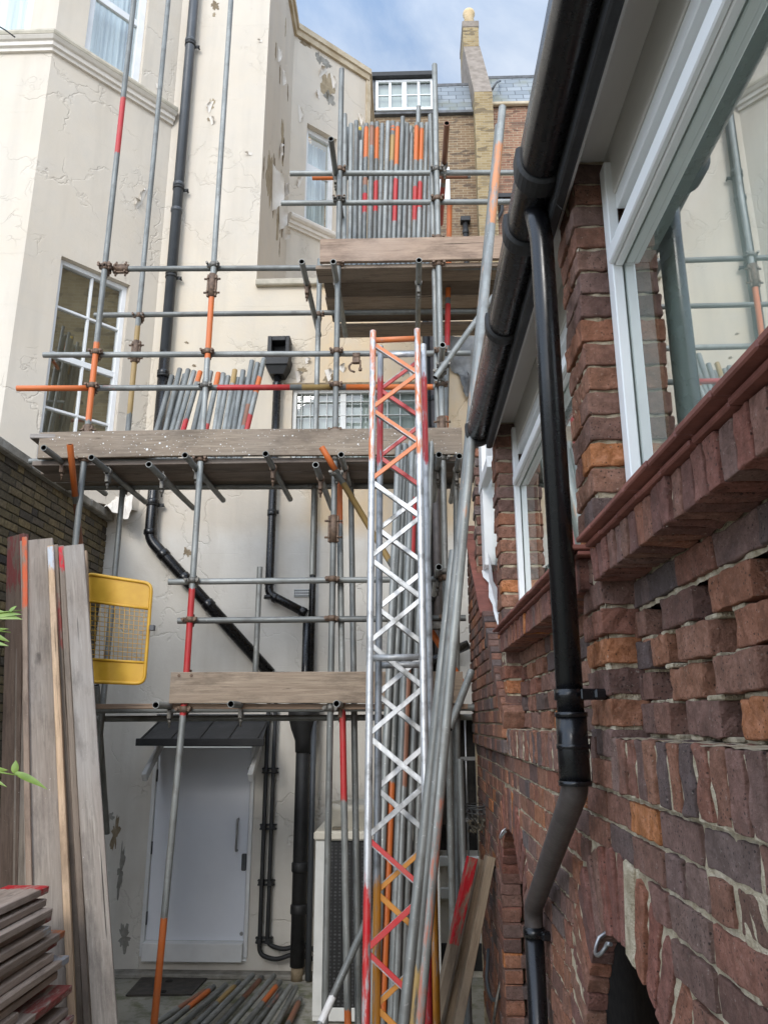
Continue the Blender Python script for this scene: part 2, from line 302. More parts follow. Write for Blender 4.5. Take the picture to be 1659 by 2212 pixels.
# ---------------------------------------------------------------- mesh helpers
WM = {}
def fin(o, name, parent, mw, label, cat, group, kind, color):
    COL.objects.link(o)
    WM[o.name] = mw
    if parent is not None:
        o.parent = parent; o.matrix_parent_inverse = WM[parent.name].inverted()
    o.matrix_basis = mw
    if label: o['label'] = label
    if cat: o['category'] = cat
    if group: o['group'] = group
    if kind: o['kind'] = kind
    if color: o.color = color
    return o
def empty(name, loc, label, cat, group=None):
    o = bpy.data.objects.new(name, None); o.empty_display_size = .1
    return fin(o, name, None, Matrix.Translation(loc), label, cat, group, None, None)
class MB:
    def __init__(s): s.v = []; s.f = []; s.c = []; s.uv = []; s.sm = []; s.mi = []; s.cm = 0
    def add(s, vs, fs, col=None, smooth=False):
        b = len(s.v); s.v.extend([tuple(q) for q in vs]); s.f.extend([tuple(i+b for i in f) for f in fs])
        s.c.extend([col or (0, 0, 0, 0)]*len(vs)); s.sm.extend([smooth]*len(fs)); s.mi.extend([s.cm]*len(fs))
    def quad(s, a, b, c, d): s.add([a, b, c, d], [(0, 1, 2, 3)])
    def obox(s, c, ax, ay, az, ch=0.0, col=None):
        # box by centre and three half-axis vectors, chamfered
        c = Vector(c); ax, ay, az = Vector(ax), Vector(ay), Vector(az)
        if ch <= 0:
            vs = [c+ax*i+ay*j+az*k for i in (-1, 1) for j in (-1, 1) for k in (-1, 1)]
            s.add(vs, [(0, 1, 3, 2), (4, 6, 7, 5), (0, 4, 5, 1), (2, 3, 7, 6), (0, 2, 6, 4), (1, 5, 7, 3)], col); return
        L = [a.length for a in (ax, ay, az)]; k_ = [1-min(ch/l, .45) if l > 1e-9 else 1 for l in L]
        A = (ax, ay, az); vs = []; idx = {}
        for i in (-1, 1):
            for j in (-1, 1):
                for k in (-1, 1):
                    for m in range(3):
                        q = [k_[0]*i, k_[1]*j, k_[2]*k]; q[m] = (i, j, k)[m]
                        idx[(i, j, k, m)] = len(vs); vs.append(c+A[0]*q[0]+A[1]*q[1]+A[2]*q[2])
        fs = []
        for m in range(3):
            o1, o2 = (m+1) % 3, (m+2) % 3
            for sg in (-1, 1):
                f = []
                for (p, q) in ((-1, -1), (1, -1), (1, 1), (-1, 1)):
                    t = [0, 0, 0]; t[m] = sg; t[o1] = p; t[o2] = q; f.append(idx[(*t, m)])
                fs.append(tuple(f))
            for p in (-1, 1):
                for q in (-1, 1):
                    t0 = [0, 0, 0]; t1 = [0, 0, 0]; t0[m] = -1; t1[m] = 1
                    t0[o1] = t1[o1] = p; t0[o2] = t1[o2] = q
                    fs.append((idx[(*t0, o1)], idx[(*t1, o1)], idx[(*t1, o2)], idx[(*t0, o2)]))
        for i in (-1, 1):
            for j in (-1, 1):
                for k in (-1, 1): fs.append((idx[(i, j, k, 0)], idx[(i, j, k, 1)], idx[(i, j, k, 2)]))
        s.add(vs, fs, col)
    def box(s, x0, x1, y0, y1, z0, z1, ch=0.0):
        s.obox(((x0+x1)/2, (y0+y1)/2, (z0+z1)/2), ((x1-x0)/2, 0, 0), (0, (y1-y0)/2, 0), (0, 0, (z1-z0)/2), ch)
    def rings(s, rings, closed=True, smooth=True, cap=True, cols=None):
        n = len(rings[0]); b = len(s.v)
        for k, r in enumerate(rings):
            s.v.extend([tuple(q) for q in r]); s.c.extend([cols[k] if cols else (0, 0, 0, 0)]*n)
        for k in range(len(rings)-1):
            for i in range(n if closed else n-1):
                j = (i+1) % n
                s.f.append((b+k*n+i, b+k*n+j, b+(k+1)*n+j, b+(k+1)*n+i)); s.sm.append(smooth); s.mi.append(s.cm)
        if cap:
            s.f.append(tuple(b+i for i in range(n))[::-1]); s.f.append(tuple(b+(len(rings)-1)*n+i for i in range(n))); s.sm += [False, False]; s.mi += [s.cm]*2
    def pipe(s, pts, r, seg=12, cap=True):
        pts = [Vector(p) for p in pts]; rs = r if isinstance(r, (list, tuple)) else [r]*len(pts); R_ = []
        t = (pts[1]-pts[0]).normalized(); up = Vector((0, 0, 1)) if abs(t.z) < .9 else Vector((0, 1, 0))
        a = t.cross(up).normalized(); b = a.cross(t)
        for k, p in enumerate(pts):
            d0 = (pts[k]-pts[k-1]).normalized() if k else (pts[1]-pts[0]).normalized()
            d1 = (pts[k+1]-pts[k]).normalized() if k < len(pts)-1 else d0
            tt = (d0+d1).normalized(); a = (a-tt*a.dot(tt)).normalized(); b = tt.cross(a)
            cs = max(.5, tt.dot(d0)); m = 1/cs
            nb = (d1-d0); 
            ring = []
            for i in range(seg):
                th = 2*math.pi*i/seg; o = a*math.cos(th)+b*math.sin(th)
                if nb.length > 1e-4:
                    e = nb.normalized(); o = o+e*o.dot(e)*(m-1)
                ring.append(p+o*rs[k])
            R_.append(ring)
        s.rings(R_, cap=cap)
    def arc_pipe(s, pts, r, seg=12, rad=.08, n=5):
        pts = [Vector(p) for p in pts]; out = [pts[0]]
        for k in range(1, len(pts)-1):
            d0 = (pts[k-1]-pts[k]); d1 = (pts[k+1]-pts[k]); q = min(rad, d0.length*.45, d1.length*.45)
            a = pts[k]+d0.normalized()*q; b = pts[k]+d1.normalized()*q
            for i in range(n+1):
                u = i/n; out.append(a*(1-u)**2+pts[k]*2*u*(1-u)+b*u*u)
        out.append(pts[-1]); s.pipe(out, r, seg)
    def build(s, name, mat, parent=None, label=None, cat=None, group=None, kind=None, mw=None, color=None):
        me = bpy.data.meshes.new(name); me.from_pydata(s.v, [], s.f); me.validate(clean_customdata=False)
        for m_ in (mat if isinstance(mat, (list, tuple)) else [mat]): me.materials.append(M[m_])
        if len(me.polygons) == len(s.sm):
            me.polygons.foreach_set('use_smooth', s.sm); me.polygons.foreach_set('material_index', s.mi)
        if any(c[3] for c in s.c) or mat[0] in ('tube', 'alloy') or mat in ('wood', 'alloy'):
            at = me.color_attributes.new('Col', 'FLOAT_COLOR', 'POINT'); at.data.foreach_set('color', np.array(s.c, dtype=np.float32).ravel())
        if s.uv:
            u = me.uv_layers.new(name='UV'); u.data.foreach_set('uv', np.array(s.uv, dtype=np.float32).ravel())
        me.update()
        o = bpy.data.objects.new(name, me)
        return fin(o, name, parent, mw or Matrix.Identity(4), label, cat, group, kind, color)
def planar_uv(mb, u, w):
    u, w = Vector(u), Vector(w)
    mb.uv = [(Vector(mb.v[i]).dot(u), Vector(mb.v[i]).dot(w)) for f in mb.f for i in f]
def frame_m(p0, p1, up=None):
    # matrix with local X along p0->p1
    p0, p1 = Vector(p0), Vector(p1); x = (p1-p0).normalized()
    up = Vector(up) if up else (Vector((0, 0, 1)) if abs(x.z) < .9 else Vector((0, -1, 0)))
    y = up.cross(x).normalized(); z = x.cross(y)
    return Matrix(((x.x, y.x, z.x, p0.x), (x.y, y.y, z.y, p0.y), (x.z, y.z, z.z, p0.z), (0, 0, 0, 1))), (p1-p0).length

ORG = (.60, .135, .022, .72); RED = (.45, .016, .022, .74); OCH = (.38, .25, .09, .7); PNK = (.42, .15, .10, .5); BRN = (.28, .12, .07); WHT = (.75, .74, .72); YEL = (.70, .48, .03); SLT = (.16, .2, .22)
TR = .0242
def tube(name, p0, p1, bands=(), parent=None, label=None, cat=None, group=None, mat='tube', r=TR, seg=16, kind=None, fade=.03):
    """hollow scaffold tube, local Z along its length; bands = (t0, t1, colour) as fractions from p0"""
    p0, p1 = Vector(p0), Vector(p1); z = (p1-p0).normalized(); L = (p1-p0).length
    x = z.cross(Vector((0, 1, 0)) if abs(z.y) < .9 else Vector((1, 0, 0))).normalized(); y = z.cross(x)
    mw = Matrix(((x.x, y.x, z.x, p0.x), (x.y, y.y, z.y, p0.y), (x.z, y.z, z.z, p0.z), (0, 0, 0, 1)))
    st = {0.0: (0, 0, 0, 0), L: (0, 0, 0, 0)}; zs = [(0, (0, 0, 0, 0))]
    ev = []
    for (a, b, c) in sorted(bands):
        a, b = a*L, b*L
        q = c[3] if len(c) > 3 else 1.; c = c[:3]; ev += [(a-fade, (*c, 0.)), (a+fade, (*c, q)), (b-fade, (*c, q)), (b+fade, (*c, 0.))]
    ev = sorted([e for e in ev if 0 < e[0] < L], key=lambda e: e[0])
    def at(q):
        for (a, b, c) in bands:
            if a*L-fade <= q <= b*L+fade and (a*L <= q <= b*L): return (*c[:3], c[3] if len(c) > 3 else 1.)
        return (0, 0, 0, 0)
    nodes = [(0, at(0))]+ev+[(L, at(L))]
    bend = R(-.003, .003)*L
    mb = MB(); rg = []; cols = []
    for q, c in nodes:
        off = bend*math.sin(math.pi*q/L)*.3
        rg.append([(off+r*math.cos(2*math.pi*i/seg), r*math.sin(2*math.pi*i/seg), q) for i in range(seg)]); cols.append(c)
    mb.rings(rg, cap=False, cols=cols)
    for e, c in ((0, nodes[0][1]), (L, nodes[-1][1])):
        ri = r*.83; d = .12 if e == 0 else -.12
        o = [(r*math.cos(2*math.pi*i/seg), r*math.sin(2*math.pi*i/seg), e) for i in range(seg)]
        n = [(ri*math.cos(2*math.pi*i/seg), ri*math.sin(2*math.pi*i/seg), e) for i in range(seg)]
        mb.rings([o, n], cap=False, smooth=False, cols=[c, c])
        mb.cm = 1
        mb.rings([n, [(q[0], q[1], e+d) for q in n]], cap=False); b = len(mb.v); mb.add([(q[0], q[1], e+d) for q in n], [tuple(range(seg))]); mb.cm = 0
    return mb.build(name, [mat, 'bore'], parent, label, cat, group, kind, mw)
def tube_px(name, a, b, pxbands=(), **kw):
    """bands given as two parameters in image space fractions along a->b projected length; a, b = world points"""
    return tube(name, a, b, pxbands, **kw)

def board(name, p0, p1, w, t, up=None, color=(1, 1, 1, 0), parent=None, label=None, cat=None, group=None, bands=(), ch=.004, warp=True):
    mw, L = frame_m(p0, p1, up); mb = MB(); n = 10
    cuts = sorted(set([0, L]+[L*k/n for k in range(1, n)]+[q*L for b in bands for q in b[:2] if 0 < q < 1]+[min(L-.001, q*L+.012) for b in bands for q in b[:2] if 0 < q < 1]))
    k1, k2 = (R(-.004, .004), R(-.006, .006)) if warp else (0, 0); ph = R(0, 6)
    rg = []; cols = []
    prof = [(-w/2, -t/2+ch), (-w/2+ch, -t/2), (w/2-ch, -t/2), (w/2, -t/2+ch), (w/2, t/2-ch), (w/2-ch, t/2), (-w/2+ch, t/2), (-w/2, t/2-ch)]
    for q in cuts:
        dy = k2*math.sin(3*q/L*2+ph)*L*.3; dz = k1*math.sin(2*q/L*3+ph)*L*.3
        c = (0, 0, 0, 0)
        for (a, b, cc) in bands:
            if a*L-1e-6 <= q <= b*L+1e-6: c = (*cc[:3], .66)
        rg.append([(q, y+dy+R(-.0006, .0006), z+dz+R(-.0006, .0006)) for y, z in prof]); cols.append(c)
    mb.rings(rg, smooth=False, cols=cols)
    return mb.build(name, 'wood', parent, label, cat, group, None, mw, color)

# ---------------------------------------------------------------- brick maker
def brick_verts(hx, hy, hz, r, amp, seed, fine=True):
    def ax(h):
        rr = min(r, h*.45)
        if fine:
            k = max(1, int(h*2/.022)); mid = list(np.linspace(-h+rr, h-rr, k+1))
            return np.array([-h, -h+rr*.35]+mid+[h-rr*.35, h])
        return np.array([-h, -h+rr, h-rr, h])
    X, Y, Z = ax(hx), ax(hy), ax(hz)
    vs = []; fs = []; b = 0
    H = np.array([hx, hy, hz])
    for m, (A, B) in ((0, (Y, Z)), (1, (X, Z)), (2, (X, Y))):
        for sg in (-1, 1):
            g = np.zeros((len(A), len(B), 3)); o = [i for i in range(3) if i != m]
            g[..., m] = sg*H[m]; g[..., o[0]] = A[:, None]; g[..., o[1]] = B[None, :]
            vs.append(g.reshape(-1, 3)); na, nb = len(A), len(B)
            i = np.arange(na-1)[:, None]; j = np.arange(nb-1)[None, :]
            q = (b+i*nb+j).ravel()
            f = np.stack([q, q+nb, q+nb+1, q+1], 1) if (sg > 0) ^ (m == 1) else np.stack([q, q+1, q+nb+1, q+nb], 1)
            fs.append(f); b += na*nb
    v = np.concatenate(vs); f = np.concatenate(fs)
    # weld
    key = np.round(v*1e5).astype(np.int64); _, first, inv = np.unique(key, axis=0, return_index=True, return_inverse=True); inv = inv.ravel()
    v = v[first]; f = inv[f]
    rr = min(r, min(hx, hy, hz)*.45)
    inner = np.clip(v, -(H-rr), H-rr); d = v-inner; l = np.linalg.norm(d, axis=1, keepdims=True); l[l == 0] = 1
    dirn = d/l; v = inner+dirn*np.minimum(rr, np.linalg.norm(d, axis=1, keepdims=True))
    rs = np.random.RandomState(seed); disp = np.zeros(len(v))
    for k in range(7):
        w = rs.normal(0, 1, 3); w = w/np.linalg.norm(w)*rs.uniform(35, 190); disp += np.sin(v@w+rs.uniform(0, 6.28))*rs.uniform(.3, 1)
    v = v+dirn*(disp*amp/2.2)[:, None]
    return v, f
class Bricks:
    def __init__(s, fine=True): s.v = []; s.f = []; s.n = 0; s.k = 0; s.fine = fine
    def add(s, c, hx, hy, hz, rot=None, r=.006, amp=.0016, jit=.003):
        s.k += 1; v, f = brick_verts(hx, hy, hz, r, amp, random.randint(0, 10**6), s.fine)
        M3 = Matrix.Rotation(R(-1, 1)*jit*4, 3, 'X')@Matrix.Rotation(R(-1, 1)*jit*3, 3, 'Z')
        if rot is not None: M3 = rot@M3
        v = v@np.array(M3).T+np.array(c)+np.random.uniform(-jit, jit, 3)*np.array([1, .5, .4])
        s.v.append(v); s.f.append(f+s.n); s.n += len(v)
    def build(s, name, mat, parent=None, **kw):
        v = np.concatenate(s.v); f = np.concatenate(s.f)
        me = bpy.data.meshes.new(name); me.vertices.add(len(v)); me.vertices.foreach_set('co', v.astype(np.float32).ravel())
        me.loops.add(f.size); me.loops.foreach_set('vertex_index', f.astype(np.int32).ravel())
        me.polygons.add(len(f)); me.polygons.foreach_set('loop_start', np.arange(0, f.size, 4, dtype=np.int32))
        me.update(calc_edges=True); me.materials.append(M[mat])
        me.polygons.foreach_set('use_smooth', [False]*len(f))
        o = bpy.data.objects.new(name, me)
        return fin(o, name, parent, Matrix.Identity(4), kw.get('label'), kw.get('cat'), kw.get('group'), None, None)
def rough_sheet(mb, fn, u0, u1, w0, w1, du, keep=None, amp=.004):
    nu = max(1, int((u1-u0)/du)); nw = max(1, int((w1-w0)/du)); U = np.linspace(u0, u1, nu+1); W = np.linspace(w0, w1, nw+1)
    vs = []; 
    for u in U:
        for w in W: vs.append(fn(u, w, amp*(math.sin(u*61+w*37)+math.sin(u*133-w*91+1.3)+R(-.8, .8))/2.5))
    fs = []
    for i in range(nu):
        for j in range(nw):
            if keep and not keep((U[i]+U[i+1])/2, (W[j]+W[j+1])/2): continue
            fs.append((i*(nw+1)+j, (i+1)*(nw+1)+j, (i+1)*(nw+1)+j+1, i*(nw+1)+j+1))
    mb.add(vs, fs)
def wall_grid(mb, o, u, n, u0, u1, z0, z1, openings=(), depth=.12):
    o, u, n = Vector(o), Vector(u), Vector(n); Zv = Vector((0, 0, 1))
    us = sorted(set([u0, u1]+[q for p in openings for q in p[:2]])); zs = sorted(set([z0, z1]+[q for p in openings for q in p[2:4]]))
    pt = lambda a, z, d=0: o+u*a+Zv*z-n*d
    for a, b in zip(us, us[1:]):
        for c, d in zip(zs, zs[1:]):
            m = ((a+b)/2, (c+d)/2)
            if any(p[0] < m[0] < p[1] and p[2] < m[1] < p[3] for p in openings): continue
            mb.quad(pt(a, c), pt(b, c), pt(b, d), pt(a, d))
    for p in openings:
        a, b, c, d = p[:4]; q = p[4] if len(p) > 4 else depth
        mb.quad(pt(a, c), pt(a, d), pt(a, d, q), pt(a, c, q)); mb.quad(pt(b, c), pt(b, c, q), pt(b, d, q), pt(b, d))
        mb.quad(pt(a, d), pt(b, d), pt(b, d, q), pt(a, d, q)); mb.quad(pt(a, c), pt(a, c, q), pt(b, c, q), pt(b, c))
Zv = Vector((0, 0, 1))
def window(parent, o, u, n, u0, u1, z0, z1, cols, rows, dep=.12, fw=.06, back='curtain', bars=.022, mat='white_trim', glass='glass', split=None, label=None, backd=.22):
    """window frame as a part of a house; panes, curtain as sub-parts. rows: z fractions of glazing bars"""
    o, u, n = Vector(o), Vector(u), Vector(n)
    def bx(mb, a, b, c, d, f, g, ch=.004):
        mb.obox(o+u*((a+b)/2)+Zv*((c+d)/2)-n*((f+g)/2), u*((b-a)/2), n*((g-f)/2), Zv*((d-c)/2), ch)
    mb = MB(); f0, f1 = dep-.07, dep
    bx(mb, u0, u0+fw, z0, z1, f0, f1); bx(mb, u1-fw, u1, z0, z1, f0, f1)
    bx(mb, u0+fw, u1-fw, z1-fw, z1, f0+.002, f1); bx(mb, u0+fw, u1-fw, z0, z0+fw*1.2, f0+.002, f1)
    for c in cols:
        m = u0+(u1-u0)*c[0]; bx(mb, m-c[1]/2, m+c[1]/2, z0+fw*1.2, z1-fw, f0+.02, f1-.008)
    for r_ in rows:
        m = z0+(z1-z0)*r_[0]; bx(mb, u0+fw, u1-fw, m-r_[1]/2, m+r_[1]/2, f0+.015, f1-.005)
    w = mb.build('window', mat, parent, label)
    g = MB(); q = lambda a, z, d: o+u*a+Zv*z-n*d
    d = dep-.025; g.quad(q(u0+fw, z0+fw, d), q(u1-fw, z0+fw, d), q(u1-fw, z1-fw, d), q(u0+fw, z1-fw, d)); g.build('pane', glass, w)
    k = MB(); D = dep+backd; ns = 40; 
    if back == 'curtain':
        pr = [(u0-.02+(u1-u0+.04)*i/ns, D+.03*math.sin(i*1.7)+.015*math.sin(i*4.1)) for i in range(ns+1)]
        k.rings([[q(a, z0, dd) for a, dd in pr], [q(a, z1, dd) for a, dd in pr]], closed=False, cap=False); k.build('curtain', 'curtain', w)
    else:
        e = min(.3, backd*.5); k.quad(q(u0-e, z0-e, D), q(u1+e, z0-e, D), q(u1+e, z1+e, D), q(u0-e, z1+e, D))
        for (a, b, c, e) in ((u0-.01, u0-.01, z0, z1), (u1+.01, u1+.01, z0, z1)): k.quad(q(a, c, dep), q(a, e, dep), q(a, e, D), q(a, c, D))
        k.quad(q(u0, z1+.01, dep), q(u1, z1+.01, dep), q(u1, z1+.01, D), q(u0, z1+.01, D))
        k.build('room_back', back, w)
    return w
# ================================================================ SETTING: ground
g = MB(); g.quad((-60, -40, 0), (60, -40, 0), (60, 90, 0), (-60, 90, 0)); g.build('ground', 'ground', kind='structure')

# ================================================================ STUCCO HOUSE
FY = 8.4
house = empty('stucco_house', (-2, FY, 0), 'cream stucco house with peeling paint, bay windows and plain white door', 'house')
A = Vector((-1.86, 10.396, 0)); B = Vector((-.686, 11.404, 0)); ZT = 13.77; ZR = 7.65
cu = (B-A).normalized(); cn = Vector((cu.y, -cu.x, 0))
if cn.y > 0: cn = -cn
K1 = Vector((-4.15, 7.2, 0)); K2 = Vector((-3.09, 8.4, 0)); bu = (K2-K1).normalized(); bn = Vector((bu.y, -bu.x, 0))
if bn.x < 0: bn = -bn
def pl(x, y, o, u, n):
    p = PP(x, y, o, n); return (p-o).dot(u), p.z
X_ = Vector((1, 0, 0)); Yn = Vector((0, -1, 0))
FO = Vector((0, FY, 0))
# openings on the flat front
d0, dz0 = -2.70, .10
door_o = (-2.68, -1.63, .12, 2.17, .05)
fwin = (P(632, 842, FY).x, P(905, 842, FY).x, 5.25, P(632, 838, FY).z, .12)
pit = (.20, 1.75, 1.07, 2.47, .5)
pit2 = (.20, 1.75, .02, 1.0, .03)
mb = MB()
wall_grid(mb, FO, X_, Yn, -5, -3.09, 0, 4.9)
wall_grid(mb, FO, X_, Yn, -3.09, 2.6, 0, ZR, [door_o, fwin, pit])
wall_grid(mb, FO, X_, Yn, -3.09, -1.86, ZR, 17)
wall_grid(mb, Vector((-1.86, 0, 0)), Vector((0, 1, 0)), X_, FY, A.y, ZR, ZT)
CL = (B-A).length
q0 = pl(664, 265, A, cu, cn); q1 = pl(724, 505, A, cu, cn); qb = pl(664, 478, A, cu, cn); qc = pl(720, 297, A, cu, cn)
cz1 = (q0[1]+qc[1])/2; cz0 = (qb[1]+q1[1])/2; ca, cb = q0[0], q1[0]
wall_grid(mb, A, cu, cn, 0, CL, ZR, ZT, [(ca, cb, cz0, cz1, .16)])
wall_grid(mb, Vector((B.x, 0, 0)), Vector((0, 1, 0)), X_, B.y, 15, ZR, ZT)
mb.quad((-1.86, FY, ZR), (2.6, FY, ZR), (2.6, 15, ZR), (-1.86, 15, ZR))
mb.add([(-1.9, FY+.02, ZT-.02), (-1.9, 15, ZT-.02), (B.x, 15, ZT-.02), (B.x-.02, B.y+.02, ZT-.02), (A.x-.02, A.y+.02, ZT-.02)], [(0, 1, 2, 3, 4)])
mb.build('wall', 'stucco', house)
# bay
ua, za = pl(128, 560, K1, bu, bn); ub, zb = pl(283, 607, K1, bu, bn); uc, zc = pl(84, 930, K1, bu, bn)
lw = ((ua+uc)/2+.02, ub, 5.05, (za+zb)/2)
u2a, _ = pl(184, 100, K1, bu, bn); u2b, _ = pl(308, 150, K1, bu, bn); CZ = 10.17
uw = (u2a, u2b, CZ+.06, 13.2)
BL = (K2-K1).length
BLz = 4.72
mb = MB()
wall_grid(mb, K1, bu, bn, 0, BL, BLz, 17, [(*lw, .14), (*uw, .13)])
fu = Vector((1, 0, 0)); fo = K1.copy()
l_r = (P(66, 60, 7.2).x-K1.x)
wall_grid(mb, fo, fu, Yn, -4, 0, BLz, 17, [(-2.2, l_r, CZ+.08, 13.2, .13)])
mb.quad((K1.x-4, K1.y, BLz), (K1.x, K1.y, BLz), (K2.x, K2.y, BLz), (K1.x-4, FY, BLz))
mb.build('bay_wall', 'stucco', house)
# string course / cornice mouldings
def moulding(mb, pts, prof):
    pts = [Vector(p) for p in pts]; rg = []
    for k, p in enumerate(pts):
        d0 = (pts[k]-pts[k-1]).normalized() if k else (pts[1]-pts[0]).normalized()
        d1 = (pts[k+1]-pts[k]).normalized() if k < len(pts)-1 else d0
        t = (d0+d1).normalized(); n = Vector((t.y, -t.x, 0)); m = 1/max(.4, t.dot(d0))
        rg.append([p+n*a*m+Zv*b for a, b in prof])
    mb.rings(rg, smooth=False)
CP = [(-.02, -.16), (.035, -.16), (.04, -.12), (.07, -.11), (.075, -.06), (.10, -.05), (.125, -.02), (.13, .02), (.11, .05), (.08, .062), (-.02, .075)]
mb = MB(); moulding(mb, [(K1.x-4, K1.y, CZ), (K1.x, K1.y, CZ), (K2.x, K2.y, CZ)], CP); cor = mb.build('cornice', 'paint_flake', house); mb = MB(); moulding(mb, [(K1.x-4, K1.y, CZ), (K1.x, K1.y, CZ), (K2.x, K2.y, CZ)], [(.0, .0), (.132, -.012), (.14, .02), (.13, .055), (.09, .072), (.0, .08)]); mb.build('weathered_roll', 'stone', cor)
zl = (pl(620, 460, A, cu, cn)[1]+pl(697, 515, A, cu, cn)[1])/2
mb = MB(); moulding(mb, [A+Zv*(zl), B+Zv*(zl)], CP); mb.build('cornice', 'paint_flake', house)
mb = MB(); moulding(mb, [(-1.86, FY-.03, ZT), (A.x, A.y, ZT), (B.x, B.y, ZT), (B.x, 15, ZT)], [(-.12, -.16), (.045, -.16), (.055, -.06), (.085, -.05), (.085, .06), (-.12, .08)])
mb.build('coping', 'coping_tan', house)
mb = MB(); mb.box(-1.858, .9, FY-.07, FY+.1, ZR-.075, ZR+.012, .012); mb.build('ledge', 'stone', house, label='worn pale stone ledge under the peeling canted wall')
# thin tan vertical strip at the end of the canted wall
mb = MB(); p = B+cn*.012; mb.obox(B+cu*.02+Zv*((ZR+ZT)/2), cu*.045, cn*.03, Zv*((ZT-ZR)/2-.1), .005); mb.build('corner_strip', 'coping_tan', house)
# windows
window(house, K1, bu, bn, *lw, [(.5, .028)], [(.26, .028), (.52, .07), (.76, .028)], dep=.14, fw=.055, back='brick_reflect_tan', backd=.10, glass='glass_mid', label='tall sash window low on the bay')
window(house, K1, bu, bn, *uw, [], [(.365, .10)], dep=.13, fw=.09, label='curtained window high on the bay')
window(house, fo, fu, Yn, -2.2, l_r, CZ+.08, 13.2, [(.5, .05)], [], dep=.13, fw=.11)
window(house, A, cu, cn, ca, cb, cz0, cz1, [], [(.60, .15)], dep=.16, fw=.09)
window(house, FO, X_, Yn, fwin[0], fwin[1], 5.25, fwin[3], [(.07, .010), (.14, .010), (.27, .010), (.33, .010), (.20, .018), (.40, .07), (.47, .010), (.54, .010), (.61, .018), (.68, .010), (.75, .010), (.85, .010)], [(.30, .010), (.48, .010), (.66, .010), (.84, .010)], dep=.12, fw=.05, back='frost', backd=.02, mat='cabinet_white', label='frosted window with a fine grid of bars behind the scaffold')
mb = MB(); mb.box(fwin[0]-.1, fwin[1]+.1, FY-.035, FY+.03, fwin[3]+.005, fwin[3]+.05, .005); mb.build('window_head', 'bare_brown', house)
# door
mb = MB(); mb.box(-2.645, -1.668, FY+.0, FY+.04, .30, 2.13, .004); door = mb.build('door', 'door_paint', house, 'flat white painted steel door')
mb = MB()
mb.box(-2.69, -2.652, FY-.03, FY+.05, .16, 2.17, .004); mb.box(-1.661, -1.622, FY-.03, FY+.05, .16, 2.17, .004); mb.box(-2.652, -1.661, FY-.028, FY+.05, 2.138, 2.17, .004)
mb.build('frame', 'white_trim', door)
mb = MB(); mb.box(-2.65, -1.66, FY-.09, FY+.02, .13, .295, .006); mb.build('threshold', 'white_trim', door)
mb = MB(); hx = P(515, 1785, FY).x; mb.arc_pipe([(hx, FY, 1.43), (hx, FY-.06, 1.43), (hx, FY-.06, 1.13), (hx, FY, 1.13)], .011, 10, .03); mb.build('handle', 'steel', door)
mb = MB(); lx = P(528, 1860, FY).x; mb.box(lx-.024, lx+.024, FY-.018, FY+.004, .94, 1.10, .008); mb.pipe([(lx, FY-.03, 1.0), (lx, FY-.01, 1.0)], .012); mb.build('lock', 'lead_grey', door)
for (sx, sy) in ((539, 1660), (522, 2017)):
    q = P(sx, sy, FY-.003); mb = MB(); mb.pipe([(q.x, FY-.008, q.z), (q.x, FY+.004, q.z)], .018, 14); mb.build('bolt_cover', 'steel', door)
for z in (.5, 1.15, 1.85):
    mb = MB(); mb.pipe([(-2.647, FY-.012, z-.06), (-2.647, FY-.012, z+.06)], .009, 8); mb.build('hinge', 'lead_grey', door)
# door canopy
mb = MB(); a0 = Vector((-2.66, 7.77, 2.20)); a1 = Vector((-1.44, 7.77, 2.20)); b0 = Vector((-2.66, FY-.002, 2.40)); b1 = Vector((-1.50, FY-.002, 2.40))
mb.add([a0, a1, b1, b0, a0+Zv*.02, a1+Zv*.02, b1+Zv*.02, b0+Zv*.02], [(0, 1, 2, 3), (4, 7, 6, 5), (0, 4, 5, 1), (1, 5, 6, 2), (0, 3, 7, 4)])
cano = mb.build('door_canopy', 'canopy_dark', house, 'dark sloping canopy over the white door')
mb = MB(); mb.box(-2.68, -1.42, 7.745, 7.775, 2.165, 2.235, .004)
for k in range(5):
    x = -2.64+.285*k; mb.obox(((x+a0.x*0+x)/2, (7.77+FY)/2, 2.325), (.008, 0, 0), (0, .315, .10), (0, 0, .006))
mb.build('fascia_bar', 'black_matt', cano)
mb = MB(); mb.box(-2.68, -1.46, FY-.07, FY-.004, 2.405, 2.47, .006); mb.build('flashing', 'lead_grey', cano)
for x in (-2.62, -1.57):
    mb = MB(); mb.obox((x, FY-.26, 2.02), (.025, 0, 0), (0, .24, .16), (0, -.025, .037), .006); mb.build('bracket', 'white_trim', cano)
# grille, plinth below it
mb = MB()
for x in np.arange(.26, 1.7, .105): mb.pipe([(x, FY+.06, 1.07), (x, FY+.06, 2.47)], .011, 8)
for z in (1.42, 2.02): mb.box(.2, 1.75, FY+.045, FY+.075, z-.018, z+.018)
mb.build('window_grille', 'steel', house)
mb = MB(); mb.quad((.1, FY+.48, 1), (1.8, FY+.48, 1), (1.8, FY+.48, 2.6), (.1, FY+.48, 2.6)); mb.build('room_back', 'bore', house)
mb = MB(); mb.box(.05, 2.5, FY-.06, FY-.002, 1.0, 1.09, .006); mb.box(.05, 2.5, FY-.05, FY-.002, .70, .80, .006); mb.build('window_sill', 'cabinet_white', house)
mb = MB(); mb.box(.0, 2.5, FY-.02, FY-.0015, .06, .30, .004); mb.build('skirt', 'black_matt', house)
